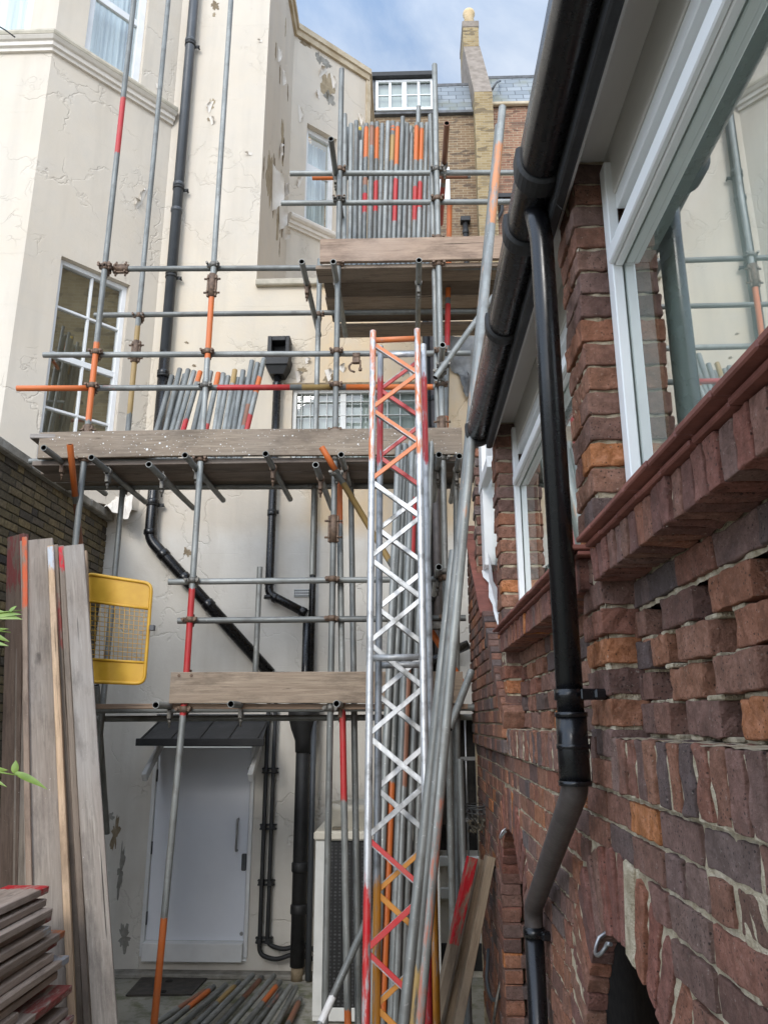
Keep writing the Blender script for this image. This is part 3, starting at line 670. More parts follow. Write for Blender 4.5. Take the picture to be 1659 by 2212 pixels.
# air vents
def vent(x0, x1, y0, y1, nx, ny):
    a, b = P(x0, y0, FY), P(x1, y1, FY); mb = MB(); mb.box(a.x, b.x, FY-.012, FY-.002, b.z, a.z, .003); v = mb.build('air_vent', 'cabinet_white', house)
    mb = MB(); w, h = (b.x-a.x)/nx, (a.z-b.z)/ny
    for i in range(nx):
        for j in range(ny):
            cx, cz = a.x+w*(i+.5), b.z+h*(j+.5); mb.obox((cx, FY-.0135, cz), (w*.3, 0, 0), (0, .002, 0), (0, 0, h*.3))
    mb.build('vent_hole', 'bore', v)
vent(636, 669, 1273, 1290, 8, 3); vent(982, 1026, 698, 722, 8, 6)
# peeling plaster: bare patches and curling flaps, real geometry on the walls
def patch(o, u, n, cx, cz, w, h, mat, seed, off=.004, jag=.35):
    rs = random.Random(seed); N = 60; mb = MB(); pts = []
    for i in range(N):
        a = 2*math.pi*i/N; rr = .9+jag*(.55*math.sin(2*a+seed)+.4*math.sin(5*a+seed*2.3)+.3*math.sin(9*a+seed*1.7)+rs.uniform(-.3, .3))
        pts.append(o+u*(cx+math.cos(a)*w*rr/2)+Zv*(cz+math.sin(a)*h*rr/2)+n*off)
    c = o+u*cx+Zv*cz+n*off
    mb.add(pts+[q-n*(off+.004) for q in pts]+[c], [(i, (i+1) % N, N+(i+1) % N, N+i) for i in range(N)]+[(i, (i+1) % N, 2*N) for i in range(N)])
    return mb.build('bare_patch', mat, house)
def flap(o, u, n, cx, cz, w, h, ang, curl, seed, mat='paint_flake'):
    rs = random.Random(seed); mb = MB(); nu, nv = 9, 9; du = u*math.cos(ang)+Zv*math.sin(ang); dv = -u*math.sin(ang)+Zv*math.cos(ang)
    base = o+u*cx+Zv*cz+n*.006; vs = []
    for i in range(nu):
        for j in range(nv):
            s, t = i/(nu-1), j/(nv-1); e = 1-.55*abs(t-.5)*2*(s**1.2)+rs.uniform(-.12, .12)*s
            vs.append(base+dv*(t-.5)*h*(1-.4*s+rs.uniform(-.05, .05))+du*w*s*e*(1-.25*curl*s)+n*(curl*w*s*s*.55))
    mb.add(vs, [(i*nv+j, (i+1)*nv+j, (i+1)*nv+j+1, i*nv+j+1) for i in range(nu-1) for j in range(nv-1)], smooth=True)
    return mb.build('paint_flap', mat, house)
RO = Vector((-1.86, 0, 0)); RU = Vector((0, 1, 0))
def onret(x, y): p = PX(x, y, -1.86); return p.y, p.z
def oncan(x, y): return pl(x, y, A, cu, cn)
def onfr(x, y): p = P(x, y, FY); return p.x, p.z
k = 0
for (x, y, w, h, m) in ((584, 385, .34, .9, 'bare_render'), (607, 440, .30, 1.1, 'bare_brown'), (611, 300, .2, .6, 'bare_render'), (592, 400, .16, .85, 'bare_brown'), (600, 480, .12, .6, 'bare_render'), (612, 330, .10, .5, 'bare_render'), (596, 110, .05, .35, 'bare_brown'), (605, 160, .05, .4, 'bare_brown'), (622, 200, .06, .3, 'bare_brown'), (617, 60, .05, .3, 'bare_render'), (604, 535, .05, .25, 'bare_brown'), (570, 360, .04, .3, 'bare_brown')):
    k += 1; a, z = onret(x, y); patch(RO, RU, X_, a, z, w*1.5, h, m, k)
for (x, y, w, h, ang, cl) in ((588, 400, .20, .75, .1, .9), (603, 455, .16, .6, .2, .8), (614, 420, .18, .4, 2.9, .7), (605, 330, .10, .35, 3.0, .8), (612, 505, .12, .2, .5, 1.0), (600, 115, .07, .3, 0, .9), (610, 165, .07, .3, .2, .9)):
    k += 1; a, z = onret(x, y); flap(RO, RU, X_, a, z, w*1.4, h, ang, cl, k)
for (x, y, w, h, m) in ((707, 185, .26, .62, 'bare_render'), (712, 212, .2, .3, 'coping_conc'), (688, 125, .12, .22, 'coping_conc'), (703, 135, .28, .16, 'coping_conc'), (660, 92, .3, .14, 'bare_brown'), (778, 262, .10, .22, 'bare_render')):
    k += 1; a, z = oncan(x, y); patch(A, cu, cn, a, z, w, h, m, k)
for (x, y, w, h, ang, cl) in ((700, 160, .16, .3, 2.6, .8), (716, 175, .10, .3, .2, .7), (690, 205, .12, .2, 3.2, .6), (645, 245, .10, .35, .1, .6), (650, 395, .12, .25, 2.8, .6), (776, 258, .08, .25, .3, 1.)):
    k += 1; a, z = oncan(x, y); flap(A, cu, cn, a, z, w, h, ang, cl, k)
for (x, y, w, h, m) in ((456, 228, .09, .22, 'bare_render'), (453, 258, .05, .08, 'bare_brown'), (406, 1193, .085, .10, 'bare_brown'), (465, 12, .12, .14, 'bare_brown'), (463, 32, .05, .06, 'bare_render'), (708, 815, .10, .16, 'bare_brown'), (877, 800, .12, .14, 'coping_conc'), (652, 800, .1, .10, 'bare_render'), (420, 790, .04, .04, 'bare_brown'), (404, 740, .05, .03, 'bare_brown'), (270, 2025, .13, .22, 'coping_conc'), (262, 1880, .07, .4, 'coping_conc'), (250, 1800, .08, .3, 'bare_brown'), (236, 1765, .1, .1, 'coping_conc')):
    k += 1; a, z = onfr(x, y); patch(FO, X_, Yn, a, z, w, h, m, k, jag=.5)
for (x, y, w, h, ang, cl) in ((458, 232, .08, .2, 2.9, .7), (455, 262, .09, .14, .3, .9), (640, 815, .13, .16, .2, 1.), (705, 812, .14, .16, .3, 1.0), (735, 800, .12, .1, .8, .8), (660, 780, .1, .08, .1, .8), (620, 755, .1, .05, .3, .9), (884, 805, .09, .12, .2, .7), (545, 333, .12, .04, 3.1, .5), (567, 90, .08, .04, 3.0, .7)):
    k += 1; a, z = onfr(x, y); flap(FO, X_, Yn, a, z, w, h, ang, cl, k)
def onbay(x, y): return pl(x, y, K1, bu, bn)
for (x, y, w, h, ang, cl) in ((302, 445, .12, .16, 2.6, .7), (312, 425, .08, .3, 2.9, .5), (337, 185, .05, .08, .2, .6)):
    k += 1; a, z = onbay(x, y); flap(K1, bu, bn, a, z, w, h, ang, cl, k)

# ================================================================ DRAINPIPES on the house (each a thing)
def collar(mb, c, d, r, h=.06):
    c, d = Vector(c), Vector(d).normalized(); mb.pipe([c-d*h/2, c-d*h/2*.7, c+d*h/2*.7, c+d*h/2], [r*1.0, r*1.16, r*1.16, r*1.0], 16)
def clip(mb, c, r, dx=.12):
    c = Vector(c); mb.pipe([c-Zv*.018, c+Zv*.018], r*1.14, 16); mb.box(c.x, c.x+dx, c.y+r*.4, c.y+r*.4+.012, c.z-.02, c.z+.02); mb.pipe([(c.x+dx-.015, c.y+r*.2, c.z), (c.x+dx-.015, c.y+r*.4+.05, c.z)], .012, 8)
py = FY-.10; r1 = .063
big = empty('soil_pipe', (-2.88, py, 0), 'tall black and grey soil pipe that bends into a long diagonal run', 'drainpipe')
xa = P(395, 300, py).x; zb = P(326, 1165, py).z; pd = P(585, 1456, py)
mb = MB(); mb.pipe([(xa, py, 17), (xa, py, P(362, 760, py).z)], r1, 18); mb.build('upper_pipe', 'pipe_grey', big)
mb = MB(); z1 = P(362, 760, py).z; mb.arc_pipe([(xa, py, z1), (xa, py, zb), (pd.x, py, pd.z)], r1, 18, .1); mb.build('lower_pipe', 'black_gloss', big)
for (x, y) in ((403, 90), (388, 400), (383, 455)): mb = MB(); q = P(x, y, py); collar(mb, (xa, py, q.z), Zv, r1); mb.build('pipe_collar', 'pipe_grey', big)
for (x, y) in ((368, 590), (355, 806), (330, 1085), (326, 1150)): mb = MB(); q = P(x, y, py); collar(mb, (xa, py, q.z), Zv, r1, .07); mb.build('pipe_collar', 'black_gloss', big)
dd = (pd-Vector((xa, py, zb))).normalized()
for t in (.12, .3, .5): mb = MB(); collar(mb, Vector((xa, py, zb))+dd*(pd-Vector((xa, py, zb))).length*t, dd, r1, .09); mb.build('pipe_collar', 'black_gloss', big)
for (x, y) in ((403, 98), (388, 408), (370, 598), (352, 812), (333, 1090)): mb = MB(); q = P(x, y, py); clip(mb, (xa, py, q.z), r1); mb.build('pipe_clip', 'black_matt', big)
# hopper pipe
hp = empty('hopper_pipe', (-1.6, py, 0), 'black downpipe with open square hopper head beside the leaning tubes', 'drainpipe')
c0, c1 = P(580, 728, py-.05), P(626, 765, py-.05); cx = (c0.x+c1.x)/2; zt = c0.z; zm = P(600, 775, py-.05).z; zl_ = P(600, 806, py-.05).z
mb = MB(); w = (c1.x-c0.x)/2
# upper box with opening (frame of four bars) and tapering bowl
mb.box(cx-w, cx-w*.62, FY-.18, FY-.003, zm, zt, .006); mb.box(cx+w*.62, cx+w, FY-.18, FY-.003, zm, zt, .006); mb.box(cx-w*.62, cx+w*.62, FY-.18, FY-.003, zt-.06, zt-.001, .006)
mb.box(cx-w*.62, cx+w*.62, FY-.03, FY-.004, zm, zt-.06)
def taper(mb, cx, y0, y1, z0, z1, w0, w1, sh=.0):
    mb.rings([[(cx-w0, y0+sh, z0), (cx+w0, y0+sh, z0), (cx+w0, y1, z0), (cx-w0, y1, z0)], [(cx-w1, y0, z1), (cx+w1, y0, z1), (cx+w1, y1, z1), (cx-w1, y1, z1)]], smooth=False)
taper(mb, cx-.01, FY-.24, FY-.003, zl_+.08, zm-.002, w*1.02, w*1.18)
taper(mb, cx-.01, FY-.22, FY-.004, zl_-.02, zl_+.078, w*.6, w*1.0, .04)
mb.build('hopper_head', 'black_matt', hp)
mb = MB(); e0 = P(577, 1283, py); e1 = P(663, 1326, py); xh = cx-.012
mb.arc_pipe([(xh, py, zl_), (xh, py, e0.z), (e1.x, py, e1.z)], .047, 16, .06); collar(mb, (xh, py, e0.z+.12), Zv, .047); collar(mb, (xh, py, P(590, 1110, py).z), Zv, .047); collar(mb, (xh, py, zl_-.14), Zv, .047, .09)
d_ = (e1-e0).normalized(); collar(mb, e0+d_*.1, d_, .047, .05); collar(mb, e1-d_*.05, d_, .047, .07)
mb.build('pipe', 'black_gloss', hp)
mb = MB(); clip(mb, (xh, py, P(590, 1105, py).z), .047, .07); mb.build('pipe_clip', 'black_matt', hp); mb = MB(); clip(mb, (xh, py, P(580, 1290, py).z), .047, .06); mb.build('pipe_clip', 'black_matt', hp)
# straight pipe it joins
sp = empty('waste_pipe', (-1.0, py, 0), 'straight thin black waste pipe dropping behind the lower guard tubes', 'drainpipe')
t0 = P(681, 1050, py-.02); t1 = P(665, 1500, py-.02)
mb = MB(); mb.pipe([(t0.x, py-.02, t0.z+.5), (t0.x, py-.02, t1.z-.6)], .036, 14); mb.pipe([(t0.x-.055, py, P(660, 1340, py).z), (t0.x-.055, py, t1.z-.6)], .045, 14); mb.build('pipe', 'black_gloss', sp)
# big stack beside the door
bs = empty('soil_stack', (-1.25, FY-.14, 0), 'thick black cast soil stack with flared head right of the door', 'drainpipe')
s0 = P(655, 1580, FY-.14); xs = P(650, 1800, FY-.14).x
mb = MB(); mb.pipe([(xs, FY-.14, .12), (xs, FY-.14, 2.5)], .072, 18)
for z in (2.22, 1.0, .62): collar(mb, (xs, FY-.14, z), Zv, .072, .10)
mb.build('pipe', 'black_matt', bs)
mb = MB(); zq = [P(650, q, FY-.14).z for q in (1625, 1600, 1575, 1550, 1520)]
mb.pipe([(xs, FY-.14, z) for z in zq], [.08, .085, .13, .16, .17], 20); mb.build('flared_head', 'black_matt', bs)
mb = MB(); mb.pipe([(xs, FY-.14, 0), (xs, FY-.14, .12)], .06, 14); mb.build('clay_foot', 'bare_brown', bs)
cd = MB(); cd.pipe([(xs+.115, FY-.2, .02), (xs+.115, FY-.2, 2.4)], .03, 12); cd.build('conduit', 'pipe_grey', bs)
# twin insulated pipes
tp = empty('twin_pipes', (-1.5, FY-.08, 0), 'pair of thin black lagged pipes clipped beside the door frame', 'pipes')
ty = FY-.08
for (xx, yb, xe) in ((P(570, 1800, ty).x, 2062, 690), (P(586, 1800, ty).x, 2040, 680)):
    mb = MB(); zb_ = P(570, yb, ty).z; q = P(xe, yb+22, ty-.05)
    mb.arc_pipe([(xx, ty, 2.75), (xx, ty, zb_), (xx+.17, ty-.03, zb_-.04), (xx+.35, ty-.03, zb_+.02), (q.x, ty-.06, zb_-.03)], .021, 10, .07); mb.build('pipe', 'black_matt', tp)
x_ = (P(570, 1800, ty).x+P(586, 1800, ty).x)/2
for y in (1665, 1787, 1908, 2033):
    z = P(578, y, ty).z; mb = MB(); mb.box(x_-.085, x_+.085, ty+.02, ty+.06, z-.028, z-.012, .003); mb.box(x_-.085, x_+.085, ty+.02, ty+.06, z+.012, z+.028, .003); mb.box(x_-.07, x_-.02, ty-.03, ty+.06, z-.02, z+.02, .004); mb.box(x_+.02, x_+.07, ty-.03, ty+.06, z-.02, z+.02, .004); mb.build('pipe_bracket', 'black_matt', tp)
# cable along wall foot
mb = MB(); zc_ = P(400, 2106, FY-.02).z; pts = [(-3.3+.22*i, FY-.02, zc_+.006*math.sin(i*1.9)) for i in range(11)]; mb.pipe(pts, .014, 8)
cab = mb.build('wall_cable', 'black_matt', None, 'black cable clipped low along the wall under the door', 'cable')
for x in (-3.0, -2.6, -2.2, -1.75, -1.35):
    mb = MB(); mb.box(x-.012, x+.012, FY-.04, FY-.003, zc_-.015, zc_+.035); mb.build('cable_clip', 'black_matt', cab)
# black stack pipes behind right standards
for kx, (px_, lab) in enumerate(((921, 'thinner black pipe on the peach wall behind the lattice top'), (937, 'black pipe nearest the right standard on the peach wall'))):
    e = empty('waste_pipe', (P(px_, 800, FY-.1).x, FY-.1, 0), lab, 'drainpipe'); xx = P(px_, 800, FY-.1).x
    mb = MB(); mb.pipe([(xx, FY-.1, 1.4), (xx, FY-.1, P(px_, 695, FY-.1).z)], .05 if kx else .042, 14); mb.build('pipe', 'black_matt' if not kx else 'pipe_brown', e)
    for y in (768, 862, 930): mb = MB(); z = P(px_, y, FY-.1).z; collar(mb, (xx, FY-.1, z), Zv, .05 if kx else .042, .07); mb.build('pipe_collar', 'black_matt', e)
mb = MB(); a = P(905, 1440, 8.2); b = P(1012, 1392, 8.2); mb.pipe([a, b], .05, 14)
d_ = (b-a).normalized(); collar(mb, a+d_*.3, d_, .05); collar(mb, a+d_*.36, d_, .05)
mb.build('branch_pipe', 'black_gloss', None, 'short black branch pipe sloping behind the grey leaning poles', 'drainpipe')
mb = MB(); mb.arc_pipe([P(945, 1240, 8.25), P(935, 1290, 8.25), P(905, 1312, 8.25)], .045, 12); mb.build('bent_pipe', 'black_gloss', None, 'short bent black pipe behind the lattice beside the leaning poles', 'drainpipe')
# torn sheet hanging on the wall
mb = MB(); nu, nv = 14, 14; c = [P(942, 728, FY-.06), P(1045, 722, FY-.08), P(1040, 885, FY-.08), P(992, 838, FY-.06)]; vs = []
for i in range(nu+1):
    for j in range(nv+1):
        s, t = i/nu, j/nv; q = (c[0]*(1-s)+c[1]*s)*(1-t)+(c[3]*(1-s)+c[2]*s)*t
        q = q+Vector((R(-.02, .02), -.022*math.sin(s*9+t*5)-.02*math.sin(t*16+s*6), R(-.02, .02))); vs.append(q)
mb.add(vs, [(i*(nv+1)+j, (i+1)*(nv+1)+j, (i+1)*(nv+1)+j+1, i*(nv+1)+j+1) for i in range(nu) for j in range(nv) if not (i < 3 and j > 8)], smooth=True)
mb.build('torn_sheet', 'torn_sheet', None, 'torn dark sheet hanging on the peach wall near the gutter end', 'sheet')

# ================================================================ LEFT GARDEN WALL
gw = empty('garden_wall', (-3.43, 6, 0), 'sooty yellow brick garden wall with concrete coping behind leaning boards', 'wall')
GX, GZ = -3.43, 4.62
bk = Bricks(False); zz = .04; row = 0
while zz < GZ-.06:
    yy = 2.6+(.115 if row % 2 else 0)
    while yy < FY-.02:
        l = .215 if row % 2 == 0 else (.215 if (int(yy*10) % 3) else .1)
        l = min(l, FY-yy-.005)
        if l > .05 and zz > 1.0: bk.add((GX-.05+R(-.004, .004), yy+l/2, zz+.0325), .05, l/2, .0325, r=.006, amp=.002, jit=.002)
        yy += l+.012
    zz += .076; row += 1
bk.build('brickwork', 'brick_stock', gw)
mb = MB(); mb.box(GX-.3, GX-.012, 2.4, FY-.003, 0, GZ-.03); mb.build('mortar', 'mortar_dark', gw)
mb = MB()
y = 2.4
while y < FY-.1:
    l = min(R(.55, .75), FY-.01-y); mb.obox((GX-.11, y+l/2, GZ+.01+R(-.006, .006)), (.18, 0, R(-.01, .01)), (0, l/2-.006, 0), (0, 0, .045), .012); y += l
mb.build('coping', 'coping_conc', gw)
mb = MB(); e = P(245, 1108, 8.1); vs = []
for i in range(9):
    for j in range(7):
        vs.append(Vector((-3.36+.035*i+R(-.012, .012), 8.2-.02*j, 4.86-.028*j-.02*i*(j/6)+R(-.012, .012)+.02*math.sin(i*1.7+j))))
mb.add(vs, [(i*7+j, (i+1)*7+j, (i+1)*7+j+1, i*7+j+1) for i in range(8) for j in range(6)]); mb.build('crumpled_sheet', 'paint_flake', None, 'crumpled white sheet caught at the end of the garden wall', 'sheet')

# ================================================================ FAR BRICK HOUSE
DY = 18.0
far = empty('terrace_house', (1.5, DY, 0), 'distant brown brick house with slate mansard roof, dormer window and tall chimney', 'house')
def fq(x, y, d=DY): return P(x, y, d)
def box_uv(mb, sc=1.0):
    uv = []
    for f in mb.f:
        a, b, c = (Vector(mb.v[f[i]]) for i in range(3)); n = (b-a).cross(c-a)
        for i in f:
            v = mb.v[i]
            uv.append(((v[0] if abs(n.y) >= abs(n.x) else v[1]), v[2]))
    mb.uv = uv
zE = fq(960, 247).z; zE2 = fq(1100, 229).z; xL = fq(770, 300).x; xC0 = fq(1024, 300).x; xC1 = fq(1063, 300).x; xR = 9.0
mb = MB(); mb.box(xL-4, xC0, DY, DY+6, 4, zE); box_uv(mb); mb.build('wall', 'far_brown', far)
mb = MB(); mb.box(xC1, xR, DY, DY+6, 4, zE2); box_uv(mb); mb.build('wall', 'far_red', far, label='redder brick wall right of the chimney breast')
zCh = fq(1040, 198).z
mb = MB(); mb.box(xC0, xC1, DY-.45, DY+.3, 4, fq(1040, 198, DY-.45).z); box_uv(mb); mb.build('chimney_breast', 'far_yellow', far)
# sloping shoulder and stack
yb_ = DY-.45; a = P(1024, 198, yb_); b = P(1063, 198, yb_); zS = a.z
c_ = P(1001, 100, DY+1.2); d_ = P(1036, 100, DY+1.2); zU = P(1018, 100, DY+1.2).z
mb = MB(); w0, w1 = a.x, b.x; u0, u1 = c_.x, d_.x
mb.add([(w0, yb_, zS), (w1, yb_, zS), (u1, DY+1.2, zU), (u0, DY+1.2, zU), (w0, DY+2.4, zS), (w1, DY+2.4, zS), (u1, DY+2.4, zU), (u0, DY+2.4, zU)],
       [(0, 1, 2, 3), (4, 7, 6, 5), (0, 3, 7, 4), (1, 5, 6, 2), (3, 2, 6, 7)]); box_uv(mb)
sh_ = mb.build('chimney', 'chimney_render', far, 'rendered sloping chimney shoulder')
zTp = P(1018, 45, DY+1.2).z
mb = MB(); mb.box(u0, u1-.02, DY+1.2, DY+2.4, zU+.003, zTp-.25); box_uv(mb); mb.build('stack', 'far_yellow', sh_)
mb = MB(); mb.box(u0-.02, u1, DY+1.18, DY+2.42, zTp-.25, zTp, .02); mb.build('chimney_cap', 'chimney_render', sh_)
mb = MB(); px_ = (u0+u1)/2-.02; mb.pipe([(px_, DY+1.5, zTp), (px_, DY+1.5, zTp+.5), (px_, DY+1.5, zTp+.55), (px_, DY+1.5, zTp+.62), (px_, DY+1.5, zTp+.68)], [.17, .15, .19, .19, .165], 18); mb.build('chimney_pot', 'chimney_pot', sh_)
# slate mansards
def mansard(x0, x1, za, zb_, back):
    mb = MB(); mb.add([(x0, DY-.05, za), (x1, DY-.05, za), (x1, DY+back, zb_), (x0, DY+back, zb_)], [(0, 1, 2, 3)])
    mb.uv = [(q[0], q[2]) for q in mb.v]; return mb.build('slate_roof', 'slate', far)
zT = P(960, 185, DY+.7).z; zT2 = P(1100, 168, DY+.7).z
mansard(xL-4, xC0-.02, zE+.02, zT, .7); mansard(xC1+.02, xR, zE2+.02, zT2, .7)
mb = MB(); mb.box(xL-4, xC0, DY+.66, DY+6, zT-.06, zT+.05, .01); mb.box(xC1, xR, DY+.66, DY+6, zT2-.06, zT2+.05, .01); mb.box(xL-4, xC0, DY-.12, DY+.02, zE-.05, zE+.04, .01); mb.build('flat_roof', 'lead_grey', far)
mb = MB(); mb.box(xC1, xR, DY-.14, DY-.02, zE2-.05, zE2+.05, .02); gut = mb.build('eaves_gutter', 'coping_tan', far)
mb = MB(); q = P(1070, 195, DY-.1); mb.arc_pipe([P(1062, 195, DY), P(1072, 178, DY-.05), P(1080, 175, DY+.4)], .03, 8); mb.build('cable', 'lead_grey', far)
# dormer
wx0, wx1 = P(812, 200, DY-.1).x, P(935, 200, DY-.1).x; wz0, wz1 = zE+.04, P(870, 176, DY-.1).z
window(far, Vector((0, DY-.16, 0)), X_, Yn, wx0, wx1, wz0, wz1, [(.25, .07), (.5, .13), (.75, .07)], [(.5, .03)], dep=.06, fw=.07, back='frost', backd=.1, label='wide white dormer window in the slate roof')
mb = MB(); mb.box(wx0-.12, wx1+.12, DY-.3, DY+1.2, wz1+.02, wz1+.17, .01); mb.build('dormer_roof', 'black_matt', far)
mb = MB(); mb.box(wx0-.1, wx0-.005, DY-.16, DY+1, wz0, wz1+.02); mb.box(wx1+.005, wx1+.1, DY-.16, DY+1, wz0, wz1+.02); mb.build('dormer_cheek', 'lead_grey', far)
w_ = P(965, 400, DY); mb = MB(); mb.box(w_.x-.28, w_.x+.08, DY-.03, DY+.0, P(960, 435, DY).z, P(960, 362, DY).z, .005); mb.build('window_frame', 'white_trim', far)
# hopper and pipe on the far wall
hx_ = P(1005, 480, DY-.1); mb = MB(); mb.box(hx_.x-.13, hx_.x+.13, DY-.22, DY-.004, hx_.z-.02, hx_.z+.12, .01); mb.pipe([(hx_.x, DY-.1, hx_.z-3), (hx_.x, DY-.1, hx_.z)], .07, 12); collar(mb, (hx_.x, DY-.1, hx_.z-.3), Zv, .075, .12); mb.build('downpipe', 'black_matt', far)
mb = MB(); q = P(1083, 450, DY-.12); mb.arc_pipe([q+Zv*.3, q-Zv*.1, q-Zv*.4+X_*-.18, q-Zv*4+X_*-.18], .06, 10, .1); mb.box(q.x-.15, q.x+.3, DY-.2, DY-.02, q.z+.3, q.z+.42); mb.build('downpipe', 'black_matt', far)
rb = MB(); rb.box(-.7, 7, -1.6, -1.2, 0, 5.0); box_uv(rb); rb.build('sky_blocker', 'far_brown', None, 'unseen brown brick wall added behind the viewer to block sky light', 'wall')  # unseen wall, added to keep sky light off the camera-facing bricks
# off-frame neighbour seen only in window reflections
nb = MB(); nb.box(3.3, 3.6, 3.5, 12, 0, 14.5); box_uv(nb); nb.build('neighbour_wall', 'far_yellow', None, 'plain yellow brick boundary wall beyond the brick outbuilding', 'wall')
# ================================================================ BRICK OUTBUILDING (right)
ob = empty('brick_outbuilding', (.5, 3, 0), 'old red brick outbuilding with honeycomb panels, arches and white timber windows', 'building')
W = .5; WP = .58; Y0, YE = -.9, 6.15
ZB = 2.235      # underside of the ledge course
ARC = [(2.08, 1.356, .52), (4.24, 1.37, .48)]     # centre Y, spring Z, radius
RO_ = .22
def rake(y): return 2.41+(y-4.06)*.70
def in_arch(y, z, r):
    for (yc, zc, ra_) in ARC:
        r = ra_+.05
        if (z <= zc and abs(y-yc) < r) or (z > zc and math.hypot(y-yc, z-zc) < r): return True
    return False
def spans(z):
    """wall intervals of a brick course clear of the arch rings"""
    cut = []
    for (yc, zc, r) in ARC:
        if z <= zc: h = r
        elif z-zc < r+RO_: h = math.sqrt((r+RO_)**2-(z-zc)**2)
        else: continue
        cut.append((yc-h, yc+h))
    s = []; y = Y0
    for a, b in cut: s.append((y, a)); y = b
    s.append((y, YE)); return s
bk = Bricks(True); far_b = Bricks(False)
def put(B_, y, l, z, h=.0325, x=W, d=.05, **kw):
    B_.add((x+d+R(-.003, .003), y+l/2, z), d, l/2, h, **kw)
z = ZB-.0375-.006; row = 0
while z > .5:
    for (a, b) in spans(z):
        y = a+(.0 if row % 2 else -.11); 
        while y < b-.02:
            l = .215 if (row % 2 == 0) or R(0, 1) < .6 else .103
            s, e = max(y, a), min(y+l, b)
            if e-s > .035:
                fine = s < 3.3
                if not (z < 1.0 and s < 1.6): put(bk if fine else far_b, s+.004, e-s-.008, z, r=.0035, amp=.0028)
            y += l+.009
    z -= .0755; row += 1
# raked wall beyond the second pier
z = ZB+.036; row = 0
while z < 3.9:
    ys = max(4.12, 4.06+(z-2.41)/.70+.1)
    y = ys
    while y < YE-.03:
        l = .215 if row % 2 else R(.1, .21)
        l = min(l, YE-y); put(far_b, y+.004, l-.008, z, x=.47); y += l+.004
    z += .0755; row += 1
bk.build('brick_wall', 'brick_red', ob); far_b.build('brick_wall', 'brick_red', ob)
# rake: bricks on edge low down, red tiles higher
rk = Bricks(False); y = 4.12; ra = math.atan(.70); rot = Matrix.Rotation(ra, 3, 'X')
while y < 5.0:
    rk.add((.525, y, rake(y)-.03), .055, .032, .05, rot=rot, r=.006, amp=.002); y += .0755*math.cos(ra)
rk.build('rake_course', 'brick_red', ob)
mb = MB(); y = 5.0
while y < 6.1:
    l = .26; c = Vector((.555, y+l/2, rake(y+l/2)+.0)); d = Vector((0, math.cos(ra), math.sin(ra))); n = Vector((0, -math.sin(ra), math.cos(ra)))
    mb.obox(c, (.10, 0, .0), d*(l/math.cos(ra)/2-.003), n*.012, .003); y += l
mb.build('sloping_tile', 'tile_red', ob)
# arch rings and piers of the arches
for (yc, zc, r) in ARC:
    n = 25; ring = Bricks(True)
    for i in range(n+1):
        t = math.pi*i/n; c, s = math.cos(t), math.sin(t); rm = r+RO_/2
        if i == 14 and yc < 3: continue
        rot = Matrix(((1, 0, 0), (0, s, c), (0, -c, s))) if 0 else Matrix.Rotation(t-math.pi/2, 3, 'X')
        ring.add((W+(.03 if yc < 3 else .055)+R(-.004, .004), yc+c*rm, zc+s*rm), .03 if yc < 3 else .055, .0285+.002*R(-1, 1), RO_/2-.006, rot=rot, r=.0035, amp=.0028)
    ring.build('arch_ring', 'brick_orange', ob)
mb = MB(); yc, zc, r = ARC[0]; t = math.pi*14/25; rot = Matrix.Rotation(t-math.pi/2, 3, 'X'); 
def rv(v): return tuple(rot@Vector(v))
mb.obox((W+.05, yc+math.cos(t)*.63, zc+math.sin(t)*.63), (.056, 0, 0), rv((0, .034, 0)), rv((0, 0, .11)), .006); mb.build('keystone', 'mortar', ob, 'pale stone in the near brick arch')
for (yc, zc, r) in ARC:
    if yc < 3: continue
    z = .6; i = 0; rev = Bricks(False)
    while z < zc:
        for x in ((W+.17,) if i % 2 else (W+.15, W+.27)): rev.add((x+.02, yc+r+.05, z), .05 if i % 2 == 0 else .10, .05, .0325, r=.006, amp=.002)
        rev.add((W+.05, yc+r+.05, z), .05, .05, .0325, r=.006, amp=.002)
        z += .0755; i += 1
    for k in range(12):
        t = math.pi*.5*k/12
        for x in (W+.17, W+.28): rev.add((x, yc+math.cos(t)*(r+.05), zc+math.sin(t)*(r+.05)), .05, .033, .05, rot=Matrix.Rotation(t-math.pi/2, 3, 'X'), r=.006, amp=.002)
    rev.build('arch_reveal', 'brick_red', ob)
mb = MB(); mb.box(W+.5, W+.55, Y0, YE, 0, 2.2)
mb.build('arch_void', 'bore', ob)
# mortar bed of the wall
mb = MB(); fn = lambda y, z, a: (W+.008+a, y, z)
rough_sheet(mb, fn, .7, 3.3, .95, ZB+.002, .016, keep=lambda y, z: not in_arch(y, z, .57), amp=.0036)
rough_sheet(mb, fn, 3.3, YE, .3, ZB+.002, .05, keep=lambda y, z: not in_arch(y, z, .57), amp=.004)
rough_sheet(mb, lambda y, z, a: (.482+a, y, z), 4.13, YE, ZB, 3.95, .05, keep=lambda y, z: z < rake(y)-.05, amp=.003)
mb.quad((W, YE-.01, 0), (1.6, YE-.01, 0), (1.6, YE-.01, 3.9), (.48, YE-.01, 3.9))
mb.quad((W+.012, Y0, .3), (W+.012, .7, .3), (W+.012, .7, ZB), (W+.012, Y0, ZB))
mb.build('mortar', 'mortar', ob)
